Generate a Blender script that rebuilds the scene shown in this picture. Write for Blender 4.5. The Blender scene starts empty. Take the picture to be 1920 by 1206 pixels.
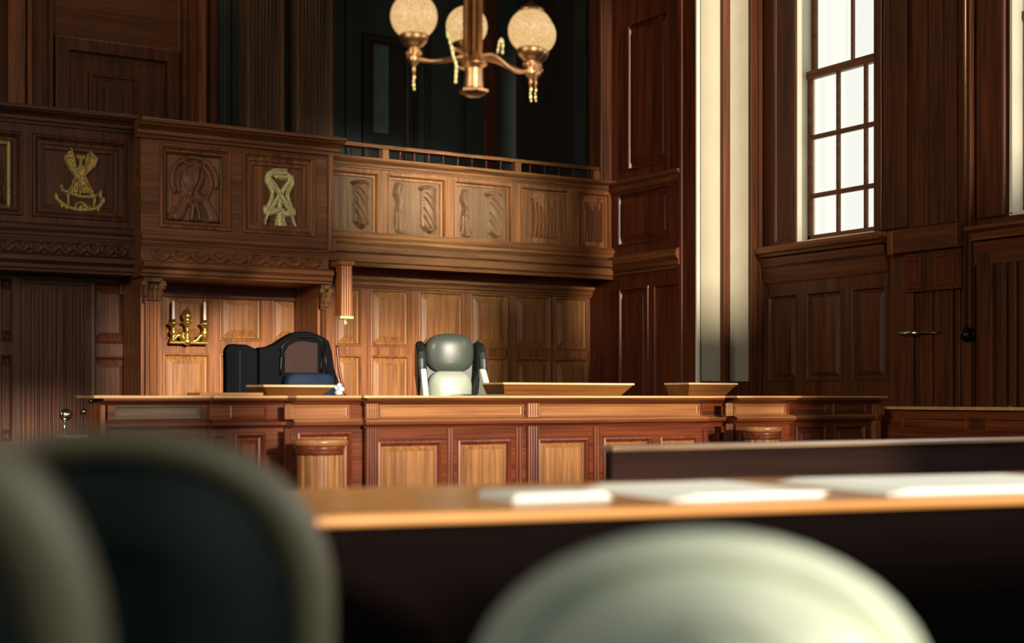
import bpy, bmesh, math, random
from mathutils import Vector, Matrix
random.seed(4)
S = bpy.context.scene
COL = S.collection
PI = math.pi

# ------------------------------------------------------------------ camera / view
TH = math.radians(31.3); SN, CS = math.sin(TH), math.cos(TH)
F = 2643.0; HZ = 747.0; H = 1.08
cd = bpy.data.cameras.new('camera'); cam = bpy.data.objects.new('camera', cd); COL.objects.link(cam)
cam.location = (0, 0, H); cam.rotation_euler = (PI/2, 0, -TH)
cd.sensor_width = 36; cd.lens = F*36/1920; cd.shift_y = (HZ-603)/1920
cd.dof.use_dof = True; cd.dof.focus_distance = 13.6; cd.dof.aperture_fstop = 1.1
cd.clip_end = 200
S.camera = cam
S.view_settings.view_transform = 'Standard'; S.view_settings.look = 'None'
S.view_settings.gamma = 1; S.view_settings.use_curve_mapping = False
S.view_settings.exposure = 0.0

# ------------------------------------------------------------------ sky, sun, added fill lights
w = bpy.data.worlds.new('sky'); S.world = w; w.use_nodes = True
bg = w.node_tree.nodes['Background']; bg.inputs[0].default_value = (0.975, 0.99, 0.90, 1); bg.inputs[1].default_value = 1.06

SUND = Vector((0.085, 0.985, -0.150)).normalized()
sl = bpy.data.lights.new('sun', 'SUN'); sl.energy = 7.8; sl.angle = math.radians(3.0); sl.color = (1.0, 0.86, 0.68)
sun = bpy.data.objects.new('sun', sl); COL.objects.link(sun)
sun.rotation_euler = (-SUND).to_track_quat('Z', 'Y').to_euler(); sun.location = (0, -6, 8)

def area(name, loc, target, sx, sy, e, col, spread=180):
    l = bpy.data.lights.new(name, 'AREA'); l.shape = 'RECTANGLE'; l.size = sx; l.size_y = sy
    l.energy = e; l.color = col; l.spread = math.radians(spread)
    o = bpy.data.objects.new(name, l); COL.objects.link(o); o.location = loc
    o.rotation_euler = (Vector(target)-Vector(loc)).to_track_quat('-Z', 'Y').to_euler()
    return o
# added fill lights just inside the unseen walls, brightening the room
area('rear_fill', (3.0, -3.2, 3.4), (6.0, 12, 1.4), 6.0, 2.6, 85, (0.95, 1.0, 0.90), 120)  # added general fill from behind the camera
area('rear_high_fill', (5.5, -3.1, 5.4), (7.70, 14.2, 3.35), 1.6, 0.5, 27, (0.86, 1.0, 0.88), 8)  # added narrow beam for the cool patch on the gallery front
area('side_fill', (10.85, 3.0, 4.2), (2.5, 4.0, 0.6), 5.0, 2.6, 270, (0.95, 1.0, 0.92), 120)  # added fill for the table; no window at this spot
area('left_fill', (-4.2, 5.0, 4.6), (10.5, 10.5, 2.0), 4.0, 2.5, 300, (1.0, 0.91, 0.78), 110)  # added fill for the right wall; the left wall has no window
ul = bpy.data.lights.new('upper_fill', 'POINT'); ul.energy = 60; ul.color = (1, .62, .30); ul.shadow_soft_size = .2  # added warm light for the upper left panels, without a fixture
uo = bpy.data.objects.new('upper_fill', ul); COL.objects.link(uo); uo.location = (5.2, 14.9, 7.9)

# ------------------------------------------------------------------ projection helpers (photo pixel -> real plane)
def depth(X, Y): return X*SN + Y*CS
def XY(px, Y):                      # X where the sight line of column px meets plane Y
    u = (px-960)/F; return Y*(SN+u*CS)/(CS-u*SN)
def YX(px, X):
    u = (px-960)/F; return X*(CS-u*SN)/(SN+u*CS)
def ZY(px, py, Y): return H+(HZ-py)/F*depth(XY(px, Y), Y)
def ZX(px, py, X): return H+(HZ-py)/F*depth(X, YX(px, X))
def CR(lat, d): return (d*SN+lat*CS, d*CS-lat*SN)    # camera frame -> room

# ------------------------------------------------------------------ materials
def nt(name):
    m = bpy.data.materials.new(name); m.use_nodes = True
    return m, m.node_tree.nodes, m.node_tree.links, m.node_tree.nodes['Principled BSDF']
def rgb(h):
    c = [int(h[i:i+2], 16)/255 for i in (0, 2, 4)]
    return tuple((x/12.92 if x <= .04045 else ((x+.055)/1.055)**2.4) for x in c)+(1,)
def wood(name, a, b, axis='Z', sc=14, rough=.42, bump=.25, coat=0.0, fine=60, spec=.28):
    m, N, L, P = nt(name)
    tc = N.new('ShaderNodeTexCoord'); mp = N.new('ShaderNodeMapping')
    s = [sc]*3; s['XYZ'.index(axis)] = sc*0.05; mp.inputs['Scale'].default_value = s
    L.new(tc.outputs['Object'], mp.inputs['Vector'])
    n1 = N.new('ShaderNodeTexNoise'); n1.inputs['Scale'].default_value = 1.0; n1.inputs['Detail'].default_value = 7
    n1.inputs['Roughness'].default_value = .62; n1.inputs['Distortion'].default_value = .7
    L.new(mp.outputs[0], n1.inputs['Vector'])
    mp2 = N.new('ShaderNodeMapping'); s2 = [fine]*3; s2['XYZ'.index(axis)] = fine*0.02; mp2.inputs['Scale'].default_value = s2
    L.new(tc.outputs['Object'], mp2.inputs['Vector'])
    n2 = N.new('ShaderNodeTexNoise'); n2.inputs['Scale'].default_value = 1.0; n2.inputs['Detail'].default_value = 3
    L.new(mp2.outputs[0], n2.inputs['Vector'])
    mx = N.new('ShaderNodeMath'); mx.operation = 'MULTIPLY_ADD'; mx.inputs[1].default_value = .45; 
    ad = N.new('ShaderNodeMath'); ad.operation = 'MULTIPLY'; ad.inputs[1].default_value = .6
    L.new(n1.outputs['Fac'], ad.inputs[0]); L.new(n2.outputs['Fac'], mx.inputs[0]); L.new(ad.outputs[0], mx.inputs[2])
    r = N.new('ShaderNodeValToRGB'); r.color_ramp.elements[0].position = .36; r.color_ramp.elements[1].position = .68
    r.color_ramp.elements[0].color = rgb(a); r.color_ramp.elements[1].color = rgb(b)
    L.new(mx.outputs[0], r.inputs['Fac']); L.new(r.outputs[0], P.inputs['Base Color'])
    bp = N.new('ShaderNodeBump'); bp.inputs['Strength'].default_value = bump; bp.inputs['Distance'].default_value = .01
    L.new(mx.outputs[0], bp.inputs['Height']); L.new(bp.outputs[0], P.inputs['Normal'])
    P.inputs['Roughness'].default_value = rough; P.inputs['Specular IOR Level'].default_value = spec; P.inputs['Coat Weight'].default_value = coat; P.inputs['Coat Roughness'].default_value = .25
    return m
def plain(name, c, rough=.5, metal=0, var=.12, sc=8, bump=0, coat=0, bsc=60, spec=.5):
    m, N, L, P = nt(name)
    tc = N.new('ShaderNodeTexCoord'); n = N.new('ShaderNodeTexNoise'); n.inputs['Scale'].default_value = sc; n.inputs['Detail'].default_value = 5
    L.new(tc.outputs['Object'], n.inputs['Vector'])
    r = N.new('ShaderNodeValToRGB'); base = rgb(c)
    r.color_ramp.elements[0].position = .3; r.color_ramp.elements[1].position = .7
    r.color_ramp.elements[0].color = tuple(x*(1-var) for x in base[:3])+(1,)
    r.color_ramp.elements[1].color = tuple(min(1, x*(1+var)) for x in base[:3])+(1,)
    L.new(n.outputs['Fac'], r.inputs['Fac']); L.new(r.outputs[0], P.inputs['Base Color'])
    P.inputs['Roughness'].default_value = rough; P.inputs['Metallic'].default_value = metal; P.inputs['Coat Weight'].default_value = coat
    P.inputs['Specular IOR Level'].default_value = spec
    if bump:
        n2 = N.new('ShaderNodeTexNoise'); n2.inputs['Scale'].default_value = bsc; n2.inputs['Detail'].default_value = 4
        L.new(tc.outputs['Object'], n2.inputs['Vector'])
        bp = N.new('ShaderNodeBump'); bp.inputs['Strength'].default_value = bump; bp.inputs['Distance'].default_value = .01
        L.new(n2.outputs['Fac'], bp.inputs['Height']); L.new(bp.outputs[0], P.inputs['Normal'])
    return m
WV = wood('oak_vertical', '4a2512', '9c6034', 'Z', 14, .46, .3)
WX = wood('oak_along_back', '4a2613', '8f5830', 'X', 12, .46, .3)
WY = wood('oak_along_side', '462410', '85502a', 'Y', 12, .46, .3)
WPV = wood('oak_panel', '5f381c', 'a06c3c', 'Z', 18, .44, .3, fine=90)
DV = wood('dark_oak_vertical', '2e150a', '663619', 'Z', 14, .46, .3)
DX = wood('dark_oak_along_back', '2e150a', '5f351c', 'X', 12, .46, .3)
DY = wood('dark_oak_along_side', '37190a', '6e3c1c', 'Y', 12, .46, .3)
RV = wood('mahogany_vertical', '321107', '70351a', 'Z', 12, .38, .2, .15)
RX = wood('mahogany_along', '321107', '6f3518', 'X', 10, .34, .2, .25)
RY = wood('mahogany_along_side', '3f1709', '84421f', 'Y', 10, .34, .2, .25)
BPV = wood('honey_oak_panel', '5a351a', '96683c', 'Z', 22, .42, .3, fine=110)
BX = wood('bench_frieze_wood', '6b4022', '9c6b42', 'X', 8, .36, .15, .2)
GREYX = wood('greyed_wood', '3a2a20', '62503f', 'X', 9, .5, .2)
CARV = wood('carved_oak', '482a17', '7d5435', 'Z', 10, .5, .2)
TABLE = wood('table_oak', 'a86f38', 'd89c58', 'X', 6, .5, .05, 1.0)
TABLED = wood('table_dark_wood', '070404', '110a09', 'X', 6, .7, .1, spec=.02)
TEAL = plain('dark_teal_paint', '262c28', .5, 0, .15, 3, .1)
TEALW = wood('dark_teal_wood', '1c1611', '2c241c', 'Z', 9, .45, .2)
PLAST = plain('cream_plaster', 'aaa28b', .8, 0, .05, 3, .05)
PALE = plain('pale_window_reveal', 'e8e0c8', .6, 0, .04, 3)
BRASS = plain('aged_brass', '94704e', .40, 1, .2, 20, .1)
GOLD = plain('gilt_metal', 'c9aa60', .42, .5, .5, 70, .6, 0, 130)
GOLDB = plain('bright_gilt', 'f2dca0', .38, .5, .3, 50, .4, 0, 110)
CHROME = plain('chrome', 'e8e4dc', .2, 1, .05)
WAX = plain('candle_wax', 'f6e6d8', .5, 0, .03)
LEA = plain('green_black_leather', '121816', .45, 0, .15, 8, .05, .1, 40)
LEAL = plain('glossy_grey_green_leather', '3e453f', .40, 0, .1, 6, .05, .15, 30)
LEAM = plain('lit_grey_green_leather', '8f968a', .42, 0, .08, 6, .05, .2, 30)  # lumbar cushion painted lighter for the light it catches
LEAP = plain('sun_sheen_leather', 'c4cfbe', .65, 0, .05, 8, .05, 0, 60)  # dark green leather painted pale, with the sun sheen in its colour
LEAR = plain('lit_arm_leather', 'd4d6c6', .45, 0, .04, 8)  # arms painted lighter, as if catching the light
LEAD = plain('dark_green_upholstery', '0e1c1a', .6, 0, .15, 12, .1, 0, 60, .25)
RIM = plain('beige_chair_rim', '736b54', .5, 0, .08, 8)
NAVY = plain('navy_black_upholstery', '05070c', .6, 0, .2, 10, .02, 0, 60, .06)
NAVYB = plain('navy_blue_cushion', '0e2136', .7, 0, .2, 10, .1, 0, 60, .2)
MAROON = plain('maroon_leather', '2a1512', .6, 0, .15, 10, .05, 0, 60, .2)
BLACK = plain('black_metal', '15130f', .35, .6, .1)
WGLARE = plain('white_table_glare', 'fafbf2', .6, 0, .02)  # white that stands in for glare on the tabletop
PAPER = plain('white_paper', 'c6c8c2', .7, 0, .03)
DPAPER = plain('grey_blotter', '50504a', .7, 0, .05)
AMBER = wood('gilded_fluted_wood', '7a3a12', 'c77a34', 'Z', 12, .35, .2, .3)
FLOOR = wood('floor_boards', '24150d', '4a2f1e', 'X', 5, .35, .2)
CEIL = plain('ceiling_plaster', '4a4136', .8)
def glassmat():
    m, N, L, P = nt('window_glass'); N.remove(P)
    t = N.new('ShaderNodeBsdfTransparent'); g = N.new('ShaderNodeBsdfGlossy'); g.inputs['Roughness'].default_value = .02
    t.inputs[0].default_value = (1, 1, 1, 1)
    mx = N.new('ShaderNodeMixShader'); mx.inputs[0].default_value = .05
    L.new(t.outputs[0], mx.inputs[1]); L.new(g.outputs[0], mx.inputs[2])
    L.new(mx.outputs[0], N['Material Output'].inputs[0]); return m
GLASS = glassmat()
def globemat():
    m, N, L, P = nt('frosted_lamp_glass')
    tc = N.new('ShaderNodeTexCoord'); n = N.new('ShaderNodeTexNoise'); n.inputs['Scale'].default_value = 110; n.inputs['Detail'].default_value = 2
    L.new(tc.outputs['Object'], n.inputs['Vector'])
    r = N.new('ShaderNodeValToRGB'); r.color_ramp.elements[0].position = .3; r.color_ramp.elements[1].position = .62
    r.color_ramp.elements[0].color = rgb('bf8743'); r.color_ramp.elements[1].color = rgb('f2cd92')
    L.new(n.outputs['Fac'], r.inputs['Fac']); L.new(r.outputs[0], P.inputs['Emission Color'])
    P.inputs['Emission Strength'].default_value = 1.02
    P.inputs['Base Color'].default_value = rgb('3a2a18'); P.inputs['Roughness'].default_value = .5
    return m
GLOBE = globemat()
TEALG = plain('teal_glass_panel', '4c5a52', .35, 0, .1)

# ------------------------------------------------------------------ mesh builder
ORG = {}
class MB:
    def __init__(s): s.v = []; s.f = []; s.sm = []
    def add(s, vs, fs, smooth=False):
        b = len(s.v); s.v += [tuple(v) for v in vs]; s.f += [tuple(b+i for i in f) for f in fs]; s.sm += [smooth]*len(fs); return s
    def box(s, x0, x1, y0, y1, z0, z1):
        x0, x1 = sorted((x0, x1)); y0, y1 = sorted((y0, y1)); z0, z1 = sorted((z0, z1))
        vs = [(x, y, z) for z in (z0, z1) for y in (y0, y1) for x in (x0, x1)]
        return s.add(vs, [(0, 2, 3, 1), (4, 5, 7, 6), (0, 1, 5, 4), (2, 6, 7, 3), (0, 4, 6, 2), (1, 3, 7, 5)])
    def loft(s, loops, cap=True, smooth=False, closed=True):
        n = len(loops[0]); vs = [p for l in loops for p in l]; fs = []
        for k in range(len(loops)-1):
            for i in range(n if closed else n-1):
                j = (i+1) % n; fs.append((k*n+i, k*n+j, (k+1)*n+j, (k+1)*n+i))
        s.add(vs, fs, smooth)
        if cap:
            s.add(loops[0], [tuple(range(n))[::-1]]); s.add(loops[-1], [tuple(range(n))])
        return s
    def lathe(s, c, prof, n=28, axis='z'):
        loops = []
        for r, h in prof:
            l = []
            for i in range(n):
                a = 2*PI*i/n; x, y = max(r, 1e-4)*math.cos(a), max(r, 1e-4)*math.sin(a)
                l.append({'z': (c[0]+x, c[1]+y, c[2]+h), 'y': (c[0]+x, c[1]+h, c[2]+y), 'x': (c[0]+h, c[1]+x, c[2]+y)}[axis])
            loops.append(l)
        return s.loft(loops, True, True)
    def sphere(s, c, r, n=20, sz=1.0):
        return s.lathe(c, [(r*math.sin(PI*k/(n//2+2)), -r*sz*math.cos(PI*k/(n//2+2))) for k in range(n//2+3)], n)
    def tube(s, pts, rad, n=10, sub=6):
        pts = [Vector(p) for p in pts]
        rr = rad if isinstance(rad, (list, tuple)) else [rad]*len(pts)
        P, R = [], []
        if len(pts) > 2 and sub > 1:
            for i in range(len(pts)-1):
                p0 = pts[max(i-1, 0)]; p1 = pts[i]; p2 = pts[i+1]; p3 = pts[min(i+2, len(pts)-1)]
                for k in range(sub):
                    t = k/sub
                    P.append(.5*((2*p1)+(p2-p0)*t+(2*p0-5*p1+4*p2-p3)*t*t+(3*p1-p0-3*p2+p3)*t**3)); R.append(rr[i]*(1-t)+rr[i+1]*t)
            P.append(pts[-1]); R.append(rr[-1])
        else: P, R = pts, rr
        loops = []; up = Vector((0, 0, 1))
        for i, p in enumerate(P):
            d = (P[min(i+1, len(P)-1)]-P[max(i-1, 0)]).normalized()
            a = d.cross(up); a = a.normalized() if a.length > .05 else d.cross(Vector((1, 0, 0))).normalized(); b = d.cross(a)
            loops.append([p+(a*math.cos(2*PI*k/n)+b*math.sin(2*PI*k/n))*R[i] for k in range(n)])
        return s.loft(loops, True, True)
    def pillow(s, c, sx, sy, sz, e=.45, n=24, bend=0, taper=0):
        def pw(a, p): return math.copysign(abs(a)**p, a)
        loops = []
        for k in range(n//2+1):
            ph = -PI/2+PI*k/(n//2); l = []
            for i in range(n):
                th = 2*PI*i/n
                x = pw(math.cos(ph), e)*pw(math.cos(th), e); y = pw(math.cos(ph), e)*pw(math.sin(th), e); z = pw(math.sin(ph), e)
                X = sx/2*x*(1+taper*z); l.append((c[0]+X, c[1]+sy/2*y-bend*(2*X/sx)**2, c[2]+sz/2*z))
            loops.append(l)
        return s.loft(loops, True, True)
    def prism(s, poly, mp, n0, n1, smooth=False):      # poly [(u,v)], mp(u,n,v)->xyz
        return s.loft([[mp(u, n0, v) for u, v in poly], [mp(u, n1, v) for u, v in poly]], True, smooth)
    def build(s, name, mat, parent=None, bev=0, sub=0, org=None):
        if org is None: org = ORG.get(parent.name, Vector((0, 0, 0))) if parent else Vector((0, 0, 0))
        me = bpy.data.meshes.new(name); me.from_pydata([tuple(Vector(v)-org) for v in s.v], [], s.f)
        me.polygons.foreach_set('use_smooth', s.sm)
        bm = bmesh.new(); bm.from_mesh(me); bmesh.ops.remove_doubles(bm, verts=bm.verts, dist=1e-5); bmesh.ops.recalc_face_normals(bm, faces=bm.faces); bm.to_mesh(me); bm.free()
        me.materials.append(mat)
        o = bpy.data.objects.new(name, me); COL.objects.link(o)
        if parent: o.parent = parent; ORG[o.name] = org
        if bev:
            b = o.modifiers.new('bevel', 'BEVEL'); b.width = bev; b.segments = 2; b.limit_method = 'ANGLE'; b.angle_limit = math.radians(40)
        if sub:
            b = o.modifiers.new('sub', 'SUBSURF'); b.levels = sub; b.render_levels = sub
        return o
def tag(o, label, cat, group=None, kind=None):
    o['label'] = label; o['category'] = cat
    if group: o['group'] = group
    if kind: o['kind'] = kind
    return o
def root(name, loc, label, cat, group=None, kind=None, rz=0):
    o = bpy.data.objects.new(name, None); COL.objects.link(o); o.location = loc; o.rotation_euler = (0, 0, rz)
    o.empty_display_size = .1
    ORG[o.name] = Vector(loc) if rz == 0 else Vector((0, 0, 0))
    return tag(o, label, cat, group, kind)
def FA(Y): return lambda u, n, v: (u, Y-n, v)       # plane facing the room, back wall side (-Y)
def FB(X): return lambda u, n, v: (X-n, u, v)       # plane facing -X (right wall)
def FR(Y): return lambda u, n, v: (u, Y+n, v)       # rear wall, faces +Y
def ring(mb, mp, r, prof, cap=True):                 # nested rectangular rings
    u0, u1, v0, v1 = r; loops = []
    for i, n in prof:
        loops.append([mp(u0+i, n, v0+i), mp(u1-i, n, v0+i), mp(u1-i, n, v1-i), mp(u0+i, n, v1-i)])
    mb.loft(loops, False)
    if cap: mb.add(loops[-1], [(0, 1, 2, 3)])
    return mb
def slab(mb, mp, r, holes, n0, n1, openh=()):        # flat wall with recess holes in front face and through holes
    u0, u1, v0, v1 = r
    def grid(n, hs):
        us = sorted({u0, u1, *[min(max(h[i], u0), u1) for h in hs for i in (0, 1)]}); vs = sorted({v0, v1, *[min(max(h[i], v0), v1) for h in hs for i in (2, 3)]})
        for a, b in zip(us, us[1:]):
            for c, d in zip(vs, vs[1:]):
                mu, mv = (a+b)/2, (c+d)/2
                if any(h[0] < mu < h[1] and h[2] < mv < h[3] for h in hs): continue
                mb.add([mp(a, n, c), mp(b, n, c), mp(b, n, d), mp(a, n, d)], [(0, 1, 2, 3)])
    grid(n1, list(holes)+list(openh)); grid(n0, list(openh))
    for h in [r]+list(openh):
        a, b, c, d = h; P = [(a, c), (b, c), (b, d), (a, d)]
        for k in range(4):
            p, q = P[k], P[(k+1) % 4]
            mb.add([mp(p[0], n0, p[1]), mp(q[0], n0, q[1]), mp(q[0], n1, q[1]), mp(p[0], n1, p[1])], [(0, 1, 2, 3)])
    return mb
def mould(mb, mp, u0, u1, prof):                      # prof [(n,z)] open outline, closed at n=0
    return mb.loft([[mp(u0, n, z) for n, z in prof], [mp(u1, n, z) for n, z in prof]], True)
def cornice(z0, z1, d, k=3):                          # stepped / curved cornice outline, widest at top
    out = [(0, z0), (d*.18, z0)]; h = z1-z0
    out += [(d*.22, z0+h*.18), (d*.34, z0+h*.22), (d*.36, z0+h*.42), (d*.55, z0+h*.55), (d*.80, z0+h*.66), (d*.84, z0+h*.74), (d, z0+h*.76), (d, z1-h*.06), (d*.96, z1), (0, z1)]
    return out
def lower(z0, z1, d):                                  # moulding widest in the middle steps
    h = z1-z0
    return [(0, z0), (d*.3, z0), (d*.35, z0+h*.15), (d*.6, z0+h*.2), (d*.62, z0+h*.4), (d*.9, z0+h*.55), (d, z0+h*.6), (d, z0+h*.85), (d*.7, z1), (0, z1)]
def RP(t, w=.12, k=1.0):  # raised fielded panel profile from surface t
    return [(0, t), (.004, t+.012*k), (.016, t+.016*k), (.026, t+.004*k), (.034, t-.022*k), (.05, t-.026*k), (.058, t-.022*k), (.058+w*.45, t-.004*k), (.062+w*.45, t)]
def FP(t, d=.03):         # flat recessed panel
    return [(0, t), (.006, t+.010), (.020, t+.012), (.030, t), (.036, t-d), (.05, t-d)]
def fluted(mb, mp, u0, u1, v0, v1, n0, t, k, gd=.012):
    L = [(u0, n0), (u0, n0+t)]; w = (u1-u0); m = w*.08; fw = (w-2*m)/k
    for i in range(k):
        a = u0+m+i*fw
        for j in range(7):
            an = PI*j/6; L.append((a+fw*.5-fw*.40*math.cos(an), n0+t-gd*math.sin(an)))
    L += [(u1, n0+t), (u1, n0)]
    return mb.loft([[mp(u, n, v0) for u, n in L], [mp(u, n, v1) for u, n in L]], True)
def sdseg(p, a, b):
    ax, ay = a; bx, by = b; dx, dy = bx-ax, by-ay; L = dx*dx+dy*dy
    t = 0 if L == 0 else max(0, min(1, ((p[0]-ax)*dx+(p[1]-ay)*dy)/L))
    return math.hypot(p[0]-ax-t*dx, p[1]-ay-t*dy), t
def hfield(strokes, x, y):
    h = 0
    for st in strokes:
        if st[0] == 'p':      # ('p', poly, height)
            poly = st[1]; ins = False; j = len(poly)-1
            for i in range(len(poly)):
                if (poly[i][1] > y) != (poly[j][1] > y) and x < (poly[j][0]-poly[i][0])*(y-poly[i][1])/(poly[j][1]-poly[i][1])+poly[i][0]: ins = not ins
                j = i
            if ins: h = max(h, st[2])
        elif st[0] == 'g':    # groove
            pts, r, d = st[1:]
            m = min(sdseg((x, y), pts[i], pts[i+1])[0] for i in range(len(pts)-1))
            if m < r: h -= d*(1-(m/r)**2)
        else:
            pts, r0, r1, hh = st[1:]
            n = len(pts)-1
            for i in range(n):
                dd, t = sdseg((x, y), pts[i], pts[i+1]); s = (i+t)/n; r = r0+(r1-r0)*s
                if dd < r: h = max(h, hh*math.sqrt(max(0, 1-(dd/r)**2))+.15*hh)
    return h
def relief(mb, mp, r, strokes, N=90, n0=0, amp=.03, cut=False, rough=0, M=None):
    u0, u1, v0, v1 = r; M = M or N
    rnd = random.Random(7)
    Hh = [[hfield(strokes, i/N, 1-j/M) for i in range(N+1)] for j in range(M+1)]
    jt = [[rnd.uniform(-rough, rough) for i in range(N+1)] for j in range(M+1)]
    idx = {}; vs = []; fs = []
    def V(i, j, back=False):
        k = (i, j, back)
        if k not in idx:
            idx[k] = len(vs); hh = Hh[j][i]
            n = n0 if back else n0+amp*max(hh, .25 if cut else 0)+(jt[j][i] if hh > 0 else 0)
            vs.append(mp(u0+(u1-u0)*i/N, n, v0+(v1-v0)*j/M))
        return idx[k]
    def on(i, j): return 0 <= i < N and 0 <= j < M and (not cut or Hh[j][i]+Hh[j+1][i]+Hh[j][i+1]+Hh[j+1][i+1] > .25)
    for j in range(M):
        for i in range(N):
            if not on(i, j): continue
            fs.append((V(i, j), V(i+1, j), V(i+1, j+1), V(i, j+1)))
            if cut:
                fs.append((V(i, j, 1), V(i, j+1, 1), V(i+1, j+1, 1), V(i+1, j, 1)))
                for (di, dj, a, b) in ((-1, 0, (i, j+1), (i, j)), (1, 0, (i+1, j), (i+1, j+1)), (0, -1, (i, j), (i+1, j)), (0, 1, (i+1, j+1), (i, j+1))):
                    if not on(i+di, j+dj): fs.append((V(*a), V(*a, 1), V(*b, 1), V(*b)))
    mb.add(vs, fs, True); return mb
def arc(cx, cy, rx, ry, a0, a1, n=10):
    return [(cx+rx*math.cos(math.radians(a0+(a1-a0)*k/n)), cy+ry*math.sin(math.radians(a0+(a1-a0)*k/n))) for k in range(n+1)]

# ------------------------------------------------------------------ planes of the room
YW = 14.7      # back wall under the gallery
Y1, Y2, Y3 = 14.2, 13.9, 14.2      # gallery parapet sections: left, centre, right
YU = 16.4      # upper wall behind the gallery
XB = 10.1      # side wall near the corner
YB = 12.5      # end of that side wall (sunlit return)
XW = 11.04     # window wall
ZC = 9.0
YR = -3.5; XL = -4.5

# floor, ceiling, rear and left walls
tag(MB().box(XL-.2, XW+.3, YR-.2, YU+.4, -.12, 0).build('floor', FLOOR), 'dark polished board floor of the courtroom', 'floor', kind='structure')
tag(MB().box(XL-.2, XW+.3, YR-.2, YU+.4, ZC, ZC+.15).build('ceiling', CEIL), 'dark ceiling high above the courtroom', 'ceiling', kind='structure')
tag(MB().box(XL-.2, XL, YR, YU, 0, ZC).build('wall_left', DV), 'dark wood wall on the left beyond the frame', 'wall', kind='structure')
def back(X, Y, Z):            # follow a sun ray back to the rear wall
    t = (Y-YR)/SUND.y; return X-SUND.x*t, Z-SUND.z*t
ops = []  # openings invented behind the view, each aimed at a sun patch
a = back(4.20, YW, 0.0); b = back(8.36, YW, 2.02); c = back(4, 9.5, .35)
ops.append((a[0], b[0], c[1], b[1]))
a = back(9.95, YB, 2.08); b = back(10.72, YB, 6.3)
ops.append((a[0], b[0], a[1], min(b[1], ZC-.3)))
cx, cy = CR(.25, 1.95)
a = back(cx+.09, cy, .42); b = back(cx+.36, cy, .88)
ops.append((a[0], b[0], a[1], b[1]))
ops.append((.75, 4.9, 1.62, 2.24))
a = back(8.1, 9.34, .45); b = back(8.8, 9.34, 1.15); ops.append((a[0], b[0], a[1], b[1]))
a = back(2.55, 12, .72); b = back(3.5, 12, 1.25); ops.append((a[0], b[0], a[1], b[1]))
a = back(11.0, 11.8, 2.8); b = back(11.25, 11.8, 6.4); ops.append((a[0], b[0], a[1], b[1]))
rw = slab(MB(), FR(YR), (XL, XW+.3, 0, ZC), [], -.25, 0, ops)
tag(rw.build('wall_rear', DV), 'wood wall behind the viewer with added openings that shape the sun patches', 'wall', kind='structure')

# ------------------------------------------------------------------ back wall under the gallery
def rectA(px0, px1, py0, py1, Y, ref=None):
    r = ref or (px0+px1)/2
    return (XY(px0, Y), XY(px1, Y), ZY(r, py1, Y), ZY(r, py0, Y))
T = .03
zt = ZY(450, 532, YW)+.28
wall_holes = []
up = (ZY(450, 548, YW)-.03, ZY(450, 640, YW)); lo = (ZY(450, 664, YW), .65)
def cols(lst): return [(XY(a, YW), XY(b, YW)) for a, b in lst]
cL = cols([(-75, -10), (-3, 22), (165, 243)])
cN = cols([(303, 392), (409, 491), (508, 586)])
cR = cols([(626, 676), (692, 766), (782, 868), (879, 950), (961, 1030), (1036, 1100)])
holesL = []
for (a, b) in cL: holesL += [(a, b, ZY(200, 645, YW), ZY(200, 530, YW)), (a, b, .65, ZY(200, 668, YW))]
tall = (XY(50, YW), XY(118, YW), .65, ZY(80, 528, YW))

holesN = []
for (a, b) in cN: holesN += [(a, b, up[1], up[0]), (a, b, lo[1], lo[0])]
holesR = []
zr1, zr2 = ZY(870, 549, YW), ZY(870, 654, YW); zr3 = ZY(870, 669, YW)
for (a, b) in cR: holesR += [(a, b, zr2, zr1), (a, b, .65, zr3)]
XN0 = XY(255, YW); XN1 = XY(606, YW)
def wallpart(name, r, holes, mat, pmat, label, prof=None):
    o = tag(slab(MB(), FA(YW), r, holes, -.15, T).build(name, mat), label, 'wall', kind='structure')
    for h in holes:
        ring(MB(), FA(YW), h, prof(T) if prof else RP(T)).build('panel', pmat, o)
    return o
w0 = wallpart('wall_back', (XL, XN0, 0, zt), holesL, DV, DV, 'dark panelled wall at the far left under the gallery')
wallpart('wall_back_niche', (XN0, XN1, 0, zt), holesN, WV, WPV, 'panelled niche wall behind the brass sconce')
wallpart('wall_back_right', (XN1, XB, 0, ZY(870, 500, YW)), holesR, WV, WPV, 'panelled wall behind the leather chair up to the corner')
# lit band over the panels on the right part
tag(mould(MB(), FA(YW-T), XY(622, YW), XB, lower(ZY(700, 541, YW), ZY(700, 516, YW), .10)).build('trim_1', WX), 'pale moulded band over the wall panels', 'trim', kind='structure')
tag(mould(MB(), FA(YW-T), XL, XN0, lower(ZY(200, 525, YW)+.05, ZY(200, 512, YW)+.12, .10)).build('trim_2', DX), 'dark moulded band over the far left panels', 'trim', kind='structure')

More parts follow.
